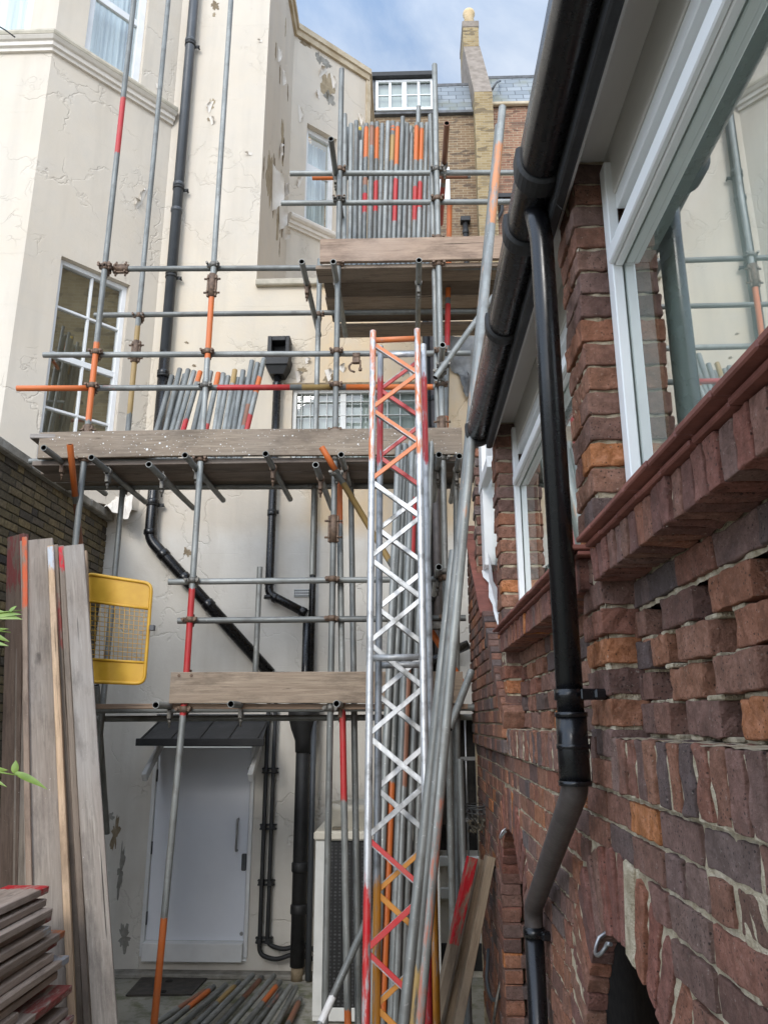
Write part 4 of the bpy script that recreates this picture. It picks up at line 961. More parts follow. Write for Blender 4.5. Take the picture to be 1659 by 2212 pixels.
# ledge of bricks on end, panels, piers
PIER = [(-.13, .10), (2.0, 2.23), (4.13, 4.36)]
for (ya, yb) in ((.10, 2.0), (2.23, 4.13)):
    led = Bricks(True); hon = Bricks(True); den = Bricks(True); mo = MB(); sil = MB(); back = MB()
    a_ = max(ya, .55); y = ya-.06
    if ya < 1: y = .55
    while y < yb-.03:
        h = .0645+R(-.002, .002); led.add((W+.05+R(-.004, .004), y+.0325, (ZB+2.362)/2), .062, .0325-.004, .0605, r=.0035, amp=.003); y += .0725
    rough_sheet(mo, lambda y, z, a: (W-.007+a, y, z), a_, yb, ZB, 2.352, .014, amp=.004)
    rough_sheet(mo, lambda x, y, a: (x, y, 2.360+a), W-.008, WP+.16, a_, yb, .02, amp=.003)
    # honeycomb
    z = 2.362+.008+.034; r_ = 0
    while z < 2.66:
        y = yb-.055-(.145 if r_ % 2 else 0)
        if r_ % 2: put(hon, yb-.075, .07, z, x=WP, d=.052, r=.0045, amp=.003)
        else: y += .05
        while y > a_-.2:
            l = R(.185, .20); put(hon, y-l, l, z, h=.0345, x=WP, d=.075, r=.0045, amp=.0034, jit=.005)
            y -= .29
        y = a_
        while y < yb:   # mortar dabs between courses
            mo.obox((WP+.05+R(0, .01), y+R(-.02, .02), z-.0385), (.045, 0, 0), (0, R(.02, .05), 0), (0, 0, .0055), .003); y += .14
        z += .0775; r_ += 1
    zc = z
    y = yb-.005
    while y > a_-.2:
        l = R(.19, .215) if R(0, 1) < .7 else .1; put(hon, y-l, l, zc, x=WP, d=.052, r=.0045, amp=.003); y -= l+.012
    rough_sheet(mo, lambda y, z, a: (WP+.012+a, y, z), a_, yb, zc-.043, 2.775, .016, amp=.004)
    # dentil course of bricks on end under the sill
    y = yb-.03; zt = 2.838; zb_ = zc+.034
    while y > a_-.1:
        den.add((.482+.05+R(-.003, .003), y, (zt+zb_)/2), .055, .0235+R(-.002, .002), (zt-zb_)/2-.002, r=.0035, amp=.0028, jit=.002); y -= .0575
    rough_sheet(mo, lambda y, z, a: (.4865+a, y, z), a_, yb, zb_+.006, zt-.002, .012, amp=.004)
    rough_sheet(mo, lambda x, y, a: (x, y, zb_+.010+a), .487, .60, a_, yb, .012, amp=.004)
    # two courses of red tile
    for (x0, z0, z1) in ((.463, 2.839, 2.851), (.440, 2.854, 2.868)):
        y = yb-.0
        while y > ya-.1:
            l = .158; sil.obox(((x0+.66)/2+R(-.002, .002), y-l/2, (z0+z1)/2+R(-.001, .001)), ((.66-x0)/2, 0, R(-.001, .001)), (0, l/2-.003, 0), (0, 0, (z1-z0)/2), .003); y -= l
    mo.box(.475, .66, ya, yb, 2.848, 2.856)
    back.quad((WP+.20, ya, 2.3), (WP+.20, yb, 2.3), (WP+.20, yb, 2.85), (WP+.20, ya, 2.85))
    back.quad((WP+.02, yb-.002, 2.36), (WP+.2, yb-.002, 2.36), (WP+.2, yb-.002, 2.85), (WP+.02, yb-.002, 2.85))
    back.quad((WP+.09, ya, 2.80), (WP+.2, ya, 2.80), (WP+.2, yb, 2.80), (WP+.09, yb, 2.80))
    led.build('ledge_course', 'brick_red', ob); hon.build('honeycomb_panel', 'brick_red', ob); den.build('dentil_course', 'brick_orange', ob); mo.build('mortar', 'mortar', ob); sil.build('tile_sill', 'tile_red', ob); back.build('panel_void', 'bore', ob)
for kp, (ya, yb) in enumerate(PIER):
    if kp == 0: continue
    z = ZB+.036; r_ = 0; pie = Bricks(True); mo = MB()
    tgt = pie
    while z < 4.06:
        lay = ((0, .103), (.112, .23)) if r_ % 2 else ((0, .218),)
        for (s, e) in lay:
            tgt.add((W+.05+R(-.006, .006), ya+(s+e)/2+.003, z), .05, (e-s)/2, .0325, r=.0045, amp=.0036, jit=.004)
        # reveal course behind
        tgt.add((W+.155+R(-.004, .002), ya+.055, z), .055, .05, .0325, r=.006, amp=.002)
        z += .0755; r_ += 1
    rough_sheet(mo, lambda y, z, a: (W+.010+a, y, z), ya+.008, yb-.006, ZB, 4.06, .016, amp=.006)
    rough_sheet(mo, lambda x, z, a: (x, ya+.0125+a, z), W+.012, W+.22, ZB, 4.06, .016, amp=.004)
    rough_sheet(mo, lambda x, z, a: (x, yb-.014+a, z), W+.014, W+.22, ZB, 4.06, .03, amp=.004)
    pie.build('brick_pier', 'brick_red', ob); mo.build('mortar', 'mortar', ob)
p3 = Bricks(False); z = 3.45; r_ = 0
while z < 4.75:
    p3.add((.55, 5.6, z), .05 if r_ % 2 else .06, .10, .0325, r=.007, amp=.002)
    z += .0755; r_ += 1
p3.build('brick_pier', 'brick_red', ob); mo = MB()
mo.box(.50, .62, 5.52, 5.69, 3.3, 4.74)
mo.build('mortar', 'mortar', ob)
# windows of the outbuilding
def ob_window(ya, yb):
    mb = MB(); zs = 2.868
    # far jamb, near jamb: outer frame then sash
    for (s, e, sg) in ((yb-.052, yb-.001, 1), (ya+.001, ya+.052, -1)):
        mb.box(.585, .6145, s, e, zs, 4.0, .003)
        s2, e2 = (s-.004, e) if sg > 0 else (s, e+.004)
        mb.box(.620, .690, s, e, zs, 3.66, .003)
    mb.box(.5925, .6145, ya+.053, yb-.053, 3.648, 3.698, .003)      # transom
    mb.box(.574, .592, ya+.053, yb-.053, 3.652, 3.702, .004)      # drip bead
    mb.box(.620, .690, ya+.063, yb-.063, 3.650, 3.690, .003)      # head rail of the lower sash
    mb.box(.594, .6145, ya+.053, yb-.053, zs+.003, zs+.05, .004)
    mb.box(.610, .652, ya+.053, yb-.053, 3.835, 3.885, .003)
    w = mb.build('window', 'white_timber', ob)
    f = MB()                                                        # opening fanlight
    f.box(.640, .680, ya+.06, yb-.06, 3.713, 3.752, .003); f.box(.640, .680, ya+.06, yb-.06, 3.80, 3.83, .003)
    f.box(.640, .680, yb-.10, yb-.06, 3.752, 3.80, .003); f.box(.640, .680, ya+.06, ya+.10, 3.752, 3.80, .003); f.build('fanlight', 'white_timber', w)
    g = MB(); g.quad((.617, ya+.03, zs+.03), (.617, yb-.03, zs+.03), (.617, yb-.03, 3.66), (.617, ya+.03, 3.66)); g.build('pane', 'glass_near', w)
    g = MB(); g.quad((.665, ya+.1, 3.75), (.665, yb-.1, 3.75), (.665, yb-.1, 3.80), (.665, ya+.1, 3.80)); g.build('pane', 'glass_near', w)
    k = MB(); k.quad((.74, ya-.1, zs-.1), (.74, yb+.1, zs-.1), (.74, yb+.1, 3.95), (.74, ya-.1, 3.95)); k.build('blind', 'blind', w)
ob_window(.10, 2.0); ob_window(2.23, 4.13)
# third, taped window above the rake
mb = MB()
mb.box(.52, .575, 4.85, 5.5, 4.02, 4.10, .004); mb.box(.53, .60, 5.30, 5.5, 3.45, 4.55, .004); mb.box(.545, .60, 4.40, 4.47, 3.0, 4.5, .004); mb.box(.56, .60, 4.5, 5.3, 4.1, 4.5, .004)
w3 = mb.build('window', 'white_timber', ob, 'narrow white window wrapped in torn sheet above the sloping tiles')
g = MB(); g.quad((.585, 4.47, 3.0), (.585, 5.3, 3.5), (.585, 5.3, 4.02), (.585, 4.47, 4.02)); g.build('pane', 'glass_near', w3)
mb = MB(); vs = []; n = 14
for i in range(n+1):
    y = 5.48-1.25*i/n; zz = rake(y)+.035
    vs += [(.555+R(-.008, .008), y, zz+.02+R(-.01, .01)), (.535+R(-.015, .015), y+R(-.02, .02), zz+.01), (.560+R(-.01, .01), y, zz+.20*(1-i/n)+.05+R(-.02, .02))]
mb.add(vs, [(i*3+a, i*3+b, (i+1)*3+b, (i+1)*3+a) for i in range(n) for a, b in ((1, 0), (0, 2))]); mb.build('torn_sheet', 'white_sheet', w3)
# eaves
mb = MB(); mb.box(.478, .502, Y0, 4.30, 3.955, 4.12, .004); mb.build('fascia', 'eaves_paint', ob)
mb = MB(); mb.box(.503, .605, Y0, 4.30, 4.052, 4.075); mb.build('soffit', 'eaves_paint', ob)
mb = MB(); mb.box(.606, .70, Y0, 4.36, 3.888, 4.10, .003); mb.build('head_beam', 'eaves_paint', ob)
mb = MB(); mb.add([(.40, Y0, 4.13), (.40, 4.32, 4.13), (2.6, 4.32, 5.0), (2.6, Y0, 5.0), (.40, Y0, 4.11), (.40, 4.32, 4.11), (2.6, 4.32, 4.98), (2.6, Y0, 4.98)], [(0, 1, 2, 3), (4, 7, 6, 5), (0, 4, 5, 1), (1, 5, 6, 2)]); mb.build('roof', 'slate', ob)
mb = MB(); mb.box(.54, .70, 4.37, 5.75, 4.56, 4.80, .004); mb.box(1.0, 1.06, Y0, 5.6, 2.2, 4.1); mb.build('back_wall', 'blind', ob)

# ---------------------------------------------------------------- gutter
gt = empty('gutter', (.408, 2.5, 4.01), 'black plastic gutter under the white eaves of the brick outbuilding', 'gutter')
GXc, GZc, GR = .408, 4.012, .064
def gprof(r, y): return [(GXc+r*math.cos(a), y, GZc+r*math.sin(a)) for a in [math.pi+math.pi*i/14 for i in range(15)]]+[(GXc+r, y, GZc+.05), (GXc-r, y, GZc+.05)]
ye = 4.21
mb = MB(); mb.rings([gprof(GR, y) for y in (Y0, 0, 1, 2, 3, ye)], smooth=True); mb.build('channel', 'black_gloss', gt)
for y, h in ((ye-.01, .06), (2.95, .06), (1.99, .08), (2.30, .07)):
    mb = MB()
    mb.rings([gprof(GR+.004, y-h/2), gprof(GR+.013, y-h/2+.008), gprof(GR+.013, y+h/2-.008), gprof(GR+.004, y+h/2)], smooth=False)
    mb.build('union_bracket', 'black_matt', gt)
mb = MB(); mb.box(.445, .477, Y0, ye-.05, 3.90, 4.03, .006); mb.build('gutter_board', 'black_matt', gt)
# ---------------------------------------------------------------- near downpipe
dp = empty('rainwater_pipe', (.42, 2.1, 2.2), 'glossy black rainwater downpipe with brown swan neck on the brick outbuilding', 'drainpipe')
DX, DYp, DR = .42, 2.10, .0355
zk = P(1240, 1705, DYp).z
mb = MB(); mb.arc_pipe([(GXc, DYp+.02, 3.965), (DX, DYp, 3.86), (DX, DYp, zk+.06)], DR, 20, .06); mb.build('upper_pipe', 'black_gloss', dp)
q0 = Vector((DX, DYp, zk)); q1 = PX(1151, 1962, .45)
mb = MB(); mb.arc_pipe([q0+Zv*.10, q0, q1, q1-Zv*.12], DR*.96, 20, .08, 8); mb.build('swan_neck', 'pipe_brown', dp)
mb = MB(); mb.pipe([q0+Zv*.02, q0+Zv*.19], DR*1.13, 20)
for dz in (.015, .105, .185): mb.pipe([q0+Zv*(dz-.006), q0+Zv*(dz+.006)], DR*1.2, 20)
mb.build('socket', 'black_gloss', dp)
mb = MB(); mb.pipe([q1-Zv*.06, q1-Zv*1.6], DR, 20); mb.build('lower_pipe', 'black_gloss', dp)
for (c, hz) in ((q0+Zv*.235, .028), (q1-Zv*.08, .03)):
    mb = MB(); mb.pipe([c-Zv*hz/2, c+Zv*hz/2], DR*1.16, 20); mb.box(c.x+DR*.5, W+.01, c.y-.06, c.y-.045, c.z-hz*.5, c.z+hz*.5, .003); mb.box(W-.03, W+.0, c.y-.075, c.y-.03, c.z-hz*.45, c.z+hz*.45, .005); mb.build('pipe_clip', 'black_gloss', dp)
mb = MB()
for _ in range(7):
    y = R(1.95, 2.15); x = R(.40, .46); a = Vector((x, y, R(3.86, 3.93))); mb.pipe([a, a+Vector((R(-.02, .03), R(-.03, .03), -.02)), a+Vector((R(-.02, .03), R(-.03, .03), R(-.05, -.03)))], .0005, 4)
mb.build('cobweb', 'wire', dp)
# hooks over the arches
def hook(p, s, label):
    mb = MB(); p = Vector(p); pts = []
    for i in range(11):
        a = math.pi*.62-i*.36; pts.append(p+Vector((-.030*s-.034*s*math.cos(a)*.9, -.0*s, -.01*s+.034*s*math.sin(a)))) if 0 else pts.append(p+Vector((-.02*s-.018*s*math.sin(i*.33), .038*s*math.cos(i*.30+.15), -.034*s*math.sin(i*.30+.15))))
    mb.pipe([p+Vector((.02, .038*s, .02))]+pts+[pts[-1]+Vector((.004, -.02*s, .004))], .0052*s, 8); mb.build('wall_hook', 'steel', None, label, 'hook')
hook(PX(1318, 2030, W-.002), 1.0, 'grey metal hook screwed in above the near brick arch')
hook(PX(1095, 1795, W-.002), 1.0, 'small metal hook above the far brick arch')
# hanging basket bracket
hb = empty('hanging_basket', PX(1042, 1745, W-.01), 'dark wire wall basket with dried plant remains by the far arch', 'basket')
bc = PX(1045, 1745, W-.0); rr = .11
mb = MB()
for dz, rq in ((0, rr), (-.03, rr*.95), (.02, rr)):
    mb.pipe([bc+Vector((-rq*math.sin(math.pi*i/16)*1.2, rq*math.cos(math.pi*i/16), dz)) for i in range(17)], .0035, 6)
for i in range(9):
    a = math.pi*i/8; p = bc+Vector((-rr*math.sin(a)*1.2, rr*math.cos(a), 0)); mb.pipe([p, p+Vector((.02*math.sin(a), -.01*math.cos(a), -.06)), bc+Vector((-rr*.6*math.sin(a), rr*.6*math.cos(a), -.11))], .0028, 6)
mb.pipe([bc+Vector((.02, 0, .0)), bc+Vector((-rr*1.25, 0, 0))], .004, 6); mb.build('wire_frame', 'wire', hb)
mb = MB()
for _ in range(130):
    a = R(0, math.pi); q = bc+Vector((-rr*math.sin(a)*R(.2, 1.1), rr*math.cos(a)*R(.3, 1), R(-.15, -.05))); d = Vector((R(-1, 1), R(-1, 1), R(-1.5, .5))).normalized()*R(.015, .04); n = d.cross(Vector((R(-1, 1), R(-1, 1), R(-1, 1)))).normalized()*.006
    mb.add([q, q+d*.5+n, q+d, q+d*.5-n], [(0, 1, 2, 3)])
mb.build('dried_plant', 'dry_leaf', hb)
# ================================================================ SCAFFOLD
sc = empty('tube_scaffold', (-1, 6.4, 0), 'grey steel tube scaffold of three lifts with orange and red paint bands', 'scaffold')
SY, LY, RY = 5.80, 5.85, 6.40
def fr(a, b, p): return (p-a).length/(b-a).length
def seg(name, pa, pb, bands=(), lab=None, fade=.03, parent=sc, **kw):
    """tube from world point pa to pb; bands in world-fraction"""
    return tube(name, pa, pb, bands, parent=parent, label=lab, fade=fade, **kw)
def vbands(x, Y, z0, z1, bl):
    return [tuple(sorted(((P(x, b, Y).z-z0)/(z1-z0), (P(x, a, Y).z-z0)/(z1-z0))))+(c,) for a, b, c in bl]
def coupler(parent, p, axis='X', off=1, swivel=0.0):
    """double coupler: band round the standard, band round the other tube, bolts"""
    p = Vector(p); mb = MB(); r = .0305; h = .022
    mb.pipe([p-Zv*h, p+Zv*h], r, 14)
    q = p+Vector((0, .05*off, 0)); d = Vector((1, 0, 0))
    if axis == 'Y': q = p; d = Vector((0, 1, 0)); q = p+Vector((.0, 0, 0))
    if axis == 'X': mb.pipe([q-d*h, q+d*h], r, 14)
    s = R(-1, 1)
    for sx in (-1, 1):
        mb.obox(p+Vector((sx*.040, -.004, R(-.004, .004))), (.014, 0, 0), (0, .013, 0), (0, 0, .019), .004)
        b = p+Vector((sx*.046, -.02, 0)); mb.pipe([b-Vector((0, .022, 0)), b+Vector((0, .05, 0))], .0065, 8); mb.pipe([b-Vector((0, .030, 0)), b-Vector((0, .012, 0))], .012, 6)
    for sz in (-1, 1):
        mb.obox(q+Vector((.0, .0, sz*.038)), (.018, 0, 0), (0, .015, 0), (0, 0, .010), .003)
    b = q+Vector((.0, -.012, -.045)); mb.pipe([b, b-Zv*.035], .0065, 8); mb.pipe([b-Zv*.012, b-Zv*.028], .012, 6)
    return mb.build('coupler', 'rust' if R(0, 1) < .5 else 'coupler_steel', parent)
def sleeve(parent, p, h=.11, ax=Zv):
    p = Vector(p); mb = MB(); mb.pipe([p-ax*h, p+ax*h], .030, 14); sd = Vector((1, 0, 0)) if abs(ax.z) > .5 else Zv
    for s in (-1, 1):
        mb.obox(p+sd*s*.034, sd*.008, Vector((0, .014, 0)), ax*h*.95, .003)
        for t in (-.6, .6): c = p+ax*h*t+sd*s*.034; mb.pipe([c-Vector((0, .03, 0)), c+Vector((0, .025, 0))], .008, 6); mb.pipe([c+sd*s*.0, c+sd*s*.035], .009, 6)
    return mb.build('sleeve_coupler', 'rust', parent)
def standard(x, zb, zt, Y, bl=(), px=None, sl=(), lab=None, lean=0.0):
    a, b = Vector((x-lean, Y, zb)), Vector((x, Y, zt))
    s = seg('standard', a, b, vbands(px, Y, zb, zt, bl) if bl else (), lab, fade=.05)
    for y in sl: sleeve(s, (x-lean*(1-(P(px, y, Y).z-zb)/(zt-zb)), Y-.002, P(px, y, Y).z))
    return s
sA = standard(-2.607, 0, 12, SY, [(210, 338, RED), (735, 915, ORG)], 215, [945], 'grey standard with red and orange bands beside the bay')
zq = P(403, 1490, SY).z
sB = standard(-1.665, zq, 12, SY, [(637, 780, ORG), (1265, 1600, RED)], 440, [618], 'standard with orange and red bands in front of the big pipe')
sB2 = seg('standard', P(335, 2195, SY), (-1.665, SY, zq+.02), [(-.6, .285, ORG), (.90, 1.0, RED)], 'lower standard painted orange at its foot', fade=.03)
a_ = P(335, 2195, SY); seg('standard', a_+(a_-Vector((-1.665, SY, zq+.02))).normalized()*.55, a_, [(0, 1, ORG)])
sC = standard(-.585, 0, P(737, 150, SY).z, SY, (), 723, [1143], 'plain grey standard left of the tube stack')
sD = standard(.275, 0, P(938, 140, SY).z, SY, (), 955, [928], 'pale galvanised standard right of the tube stack')
seg('standard', (.245, SY+.05, P(930, 1000, SY).z), (.232, SY+.05, P(933, 240, SY).z))
sE = seg('standard', P(754, 2330, 5.72), P(733, 1035, 5.95), [(.03, .10, ORG), (.40, .595, RED), (.90, 1., ORG)], 'leaning standard with orange top and red middle', fade=.06)
sF = seg('standard', P(776, 2330, 5.85), P(758, 1025, 6.3))
sG = standard(P(300, 700, RY).x, 0, 13, RY, [(700, 900, OCH)], 300, [760])
sH = standard(P(688, 700, RY).x, P(683, 1000, RY).z-1, P(690, 560, RY).z, RY)
sI = standard(P(557, 1340, RY).x, P(550, 1450, RY).z-.25, P(565, 1225, RY).z, RY)
sJ = seg('standard', P(961, 1000, 6.15), P(971, 440, 6.15), [(.1, .17, ORG), (.42, .60, RED), (.60, 1., ORG)], 'orange and red upright right of the top deck')
sK = seg('standard', P(988, 2000, 6.0), P(985, 965, 6.0)); 
def ledger(x0, x1, y0, y1, Y, bl=(), lab=None, sl=None):
    a, b = P(x0, y0, Y), P(x1, y1, Y)
    z = (a.z+b.z)/2
    bands = [((P(s, y0, Y).x-a.x)/(b.x-a.x), (P(e, y0, Y).x-a.x)/(b.x-a.x), c) for s, e, c in bl]
    s = seg('ledger', a, b, bands, lab, fade=.05)
    if sl is not None: sleeve(s, a, .07, Vector((1, 0, 0)))
    return s
ledger(262, 1090, 581, 577, LY, sl=1); ledger(205, 1062, 681, 672, RY)
ledger(95, 1016, 767, 763, LY); ledger(38, 945, 839, 836, LY, [(30, 212, ORG), (212, 262, PNK), (465, 640, RED), (640, 735, OCH), (735, 945, ORG)], 'guard tube painted orange, grey and red')
ledger(65, 1000, 997, 994, LY); ledger(185, 1000, 1053, 1050, RY)
ledger(365, 962, 1257, 1251, LY); ledger(385, 1006, 1341, 1335, LY); ledger(196, 1032, 1534, 1528, LY)
ledger(627, 1112, 375, 373, LY); ledger(608, 1104, 439, 436, LY)
ledger(675, 1016, 384, 381, 6.55, [(675, 740, ORG), (940, 1016, BRN)]); ledger(190, 1032, 1553, 1549, 6.45)
# couplers where they meet
def zof(y0, y1, x0, x1, x): return y0+(y1-y0)*(x-x0)/(x1-x0)
for s, xw, xs in ((sA, -2.607, 215), (sB, -1.665, 445), (sC, -.585, 725), (sD, .275, 955)):
    for (x0, x1, y0, y1) in ((262, 1090, 581, 577), (95, 1016, 767, 763), (38, 945, 839, 836), (65, 1000, 997, 994), (365, 962, 1257, 1251), (385, 1006, 1341, 1335), (196, 1032, 1534, 1528), (627, 1112, 375, 373), (608, 1104, 439, 436)):
        if not (x0-60 < xs < x1+60): continue
        if s is sA and y0 in (1257, 1341): continue
        if y0 in (1534,) and s is sA: continue
        coupler(s, (xw, SY, P(xs, zof(y0, y1, x0, x1, xs), LY).z))
coupler(sA, (-2.607, SY, P(228, 578, SY).z)); coupler(sC, (-.585, SY, P(725, 930, SY).z)); coupler(sB, (-1.66, SY, P(402, 1460, SY).z)); coupler(sC, (-.585, SY, P(735, 432, SY).z)); coupler(sD, (.275, SY, P(945, 515, SY).z)); coupler(sD, (.275, SY, P(960, 1235, SY).z))
coupler(sG, (sG.matrix_basis.translation.x, RY, P(305, 682, RY).z)); coupler(sH, (sH.matrix_basis.translation.x, RY, P(687, 680, RY).z)); coupler(sG, (sG.matrix_basis.translation.x, RY, P(272, 1053, RY).z)); coupler(sH, (sH.matrix_basis.translation.x, RY, P(680, 1052, RY).z)); coupler(sJ, P(968, 579, 6.13)); coupler(sK, P(985, 995, 6.0))
# transoms running back to the wall
def transom(x, y, back=7.45, Y=5.5, bands=(), tip=None, lab=None):
    a = P(x, y, Y); t = seg('transom', a, (a.x, back, a.z+.0), bands, lab)
    mb = MB(); c = Vector((a.x, LY, a.z-.025)); mb.pipe([c+Vector((0, -.03, .025)), c+Vector((0, .03, .025))], .031, 12); mb.obox(c-Zv*.03, (.016, 0, 0), (0, .03, 0), (0, 0, .04), .005); mb.pipe([c-Zv*.06, c-Zv*.13], .008, 8); mb.pipe([c-Zv*.075, c-Zv*.10], .015, 6); mb.pipe([c+Zv*.04, c+Zv*.085], .007, 6)
    mb.build('coupler', 'rust' if R(0, 1) < .4 else 'coupler_steel', t)
    return t
BK = {}
for (x, y, bk_) in ((652, 565, 8.3), (720, 565, 8.25), (905, 562, 7.3), (95, 967, 7.5), (198, 988, 7.5), (322, 1003, 7.9), (400, 983, 7.5), (574, 980, 7.5), (682, 1004, 7.9), (737, 982, 7.5), (948, 982, 7.4), (992, 985, 7.4), (337, 1523, 7.2), (499, 1521, 7.2), (727, 1520, 7.2), (948, 1225, 7.3), (956, 745, 7.2)):
    transom(x, y, BK.get((x, y), 6.75))
transom(715, 300, 6.7, 5.4, lab=None); transom(965, 266, 6.7, 5.35, [(0, .55, BRN), (.55, 1, RED)], lab='rusty red end guard tube pointing at the camera')
# braces
br = seg('brace', P(695, 966, 5.66), P(1000, 1478, 5.95), [(0, .13, ORG), (.13, .5, OCH), (.70, 1., ORG)], 'diagonal brace with orange ends', fade=.06); coupler(br, P(727, 1022, 5.70))
br = seg('brace', P(940, 816, 5.6), P(1066, 640, 5.72)); coupler(br, P(957, 790, 5.66)); coupler(br, P(950, 805, 5.7))
seg('brace', P(970, 1575, 4.9), P(1018, 1450, 5.1), lab='short grey tube tilted against the brick rake')
seg('brace', P(152, 960, 5.55), P(186, 1290, 6.2), [(0, .35, ORG), (.35, .8, BRN)], 'rusty orange brace beside the garden wall')
seg('brace', P(232, 1800, 7.0), P(210, 1480, 6.4))
for (x, y) in ((892, 712), (885, 862)): pass
lc = MB(); c = P(770, 770, 5.83); lc.pipe([c+X_*-.03, c+X_*.03], .032, 12); lc.obox(c+Vector((0, -.02, -.05)), (.03, 0, 0), (0, .02, 0), (0, 0, .025), .006); lc.arc_pipe([c+Vector((-.03, -.03, -.07)), c+Vector((-.06, -.03, -.10)), c+Vector((-.05, -.03, -.14)), c+Vector((-.01, -.04, -.16))], .009, 8, .03); lc.pipe([c+Vector((.035, -.03, -.05)), c+Vector((.035, -.03, -.13))], .007, 8); lc.pipe([c+Vector((.035, -.03, -.12)), c+Vector((.035, -.03, -.145))], .014, 6)
lc.build('open_coupler', 'rust', sc)
lc = MB(); c = P(945, 1352, 5.8); lc.obox(c, (.05, 0, 0), (0, .03, 0), (0, 0, .03), .008); lc.arc_pipe([c, c+Vector((.05, 0, -.08)), c+Vector((.10, 0, -.05))], .012, 8); lc.build('open_coupler', 'coupler_steel', sc)

# ================================================================ SCAFFOLD BOARDS on the decks (each lifts off)
def bd(p0, p1, w=.225, t=.038, up=None, c=1.0, tint=None, spl=0.0, label='', bands=(), group=None, cat='board'):
    tn = tint or (R(.9, 1.1), R(.9, 1.05), R(.88, 1.02)); return board('scaffold_board', p0, p1, w, t, up, (tn[0]*c, tn[1]*c, tn[2]*c, spl), None, label, cat, group, bands)
a = P(692, 539, 5.77); b = P(1100, 539, 5.77); z = (a.z+b.z)/2
bd((a.x, 5.775, z), (b.x, 5.775, z), .225, .038, (0, -1, 0), 1.05, (1.12, .94, .82), .0, 'brown toe board on edge along the top deck')
DZ = z-.225/2-.02
x0 = a.x
cs = ((.9, 'nearest'), (.55, 'second'), (1.25, 'third'), (.5, 'fourth'), (.8, 'fifth'))
for k in range(4):
    y = 5.915+.232*k; tn = (1.05, .95, .85)
    bd((x0-.03+R(-.02, .02)+.02*k, y, DZ-.0), (.92, y, DZ), c=cs[k][0], tint=tn, label='%s board from the front in the top deck, seen from below' % cs[k][1], group='boards of the top deck')
bd((x0+.06, 6.82, DZ-.055), (.9, 6.82, DZ-.055), c=.9, tint=(1.1, 1.02, .95), label='pale edged board slung under the rear of the top deck', group='boards of the top deck')
a = P(87, 955, 5.77); b = P(998, 955, 5.77); z = (a.z+b.z)/2-.008
bd((a.x, 5.775, z), (b.x, 5.775, z), .225, .038, (0, -1, 0), .88, (1.05, .98, .88), .32, 'long toe board with white paint splashes on the middle deck')
DZ2 = z-.225/2-.022
for k in range(3):
    y = 5.93+.235*k
    bd((-3.05+R(-.05, .05), y, DZ2), (.44+R(-.03, .03), y, DZ2), c=R(.75, 1.1), spl=.12, label='%s board from the front in the middle deck' % ('nearest', 'second', 'third', 'fourth', 'fifth', 'rearmost')[k], group='boards of the middle deck')
bd((-3.06, 5.86, DZ2+.21), (-2.2, 5.90, DZ2+.215), .225, .038, c=1.1, label='stub of board with splintered end at the left end of the middle deck')
bd((-2.98, 5.88, DZ2+.10), (-2.1, 5.92, DZ2+.10), .2, .038, c=.7, label='lower dark stub of board at the left end of the middle deck')
bd((-2.95, 5.9, DZ2+.165), (-2.2, 5.95, DZ2+.165), .2, .03, c=.9, label='thin board stub between two others at the left end of the middle deck')
a = P(369, 1485, 5.77); b = P(1000, 1485, 5.77); z = (a.z+b.z)/2
bd((a.x, 5.775, z), (b.x, 5.775, z-.0), .225, .038, (0, -1, 0), .95, (1.08, .98, .86), 0, 'grey brown toe board along the lowest deck')
DZ3 = z-.225/2-.022
for k in range(4):
    y = 5.93+.235*k; bd((-2.5+R(-.05, .05), y, DZ3), (.42, y, DZ3), c=.9, tint=(1.15, .95, .8), label='%s board from the front in the lowest deck' % ('nearest', 'second', 'third', 'rearmost')[k], group='boards of the lowest deck')

# ================================================================ LOOSE TUBES
GRP = 'tubes stacked upright on the top deck'
def zm(cx, cy): return (720+cx*.3255)*.8295, (240+cy*.3255)*.8295
ZD = DZ+.02
TS = [(547, 545, 180, ()), (597, 590, 258, ()), (640, 627, 235, ()), (678, 664, 395, ()), (721, 703, 258, ((250, 545, ORG), (700, 800, BRN), (800, 1010, RED))), (765, 745, 250, ((250, 430, BRN),)), (805, 785, 247, ((240, 545, ORG), (705, 1000, RED))),
      (847, 824, 258, ()), (892, 863, 240, ()), (932, 902, 240, ((235, 285, ORG), (285, 560, OCH))), (971, 940, 250, ((240, 600, ORG), (690, 1080, RED))), (1010, 980, 203, ()), (1047, 1020, 255, ()), (1080, 1060, 338, ()),
      (1122, 1100, 250, ((240, 575, ORG), (770, 1085, RED))), (1161, 1137, 255, ((250, 560, ORG), (720, 980, RED))), (1203, 1176, 253, ()), (1243, 1215, 262, ((255, 285, YEL),))]
names = {4: 'tube with orange top and red lower band, leftmost painted one on the top deck', 5: 'tube with brown painted top beside two orange ones on the top deck', 6: 'orange and bright red tube between brown topped and grey tubes on the top deck', 9: 'ochre tinted tube with orange lip on the top deck',
         10: 'tube with orange top and the longest red band on the top deck', 14: 'orange topped tube in front of the tallest grey tube on the top deck', 15: 'orange and red tube next to the plain right-hand ones on the top deck', 17: 'tube with yellow capped end at the right of the top deck stack', 3: 'shortest grey tube near the left of the top deck stack', 0: 'grey tube standing tallest at the left edge of the top deck stack', 13: 'short grey tube left of the orange topped one on the top deck'}
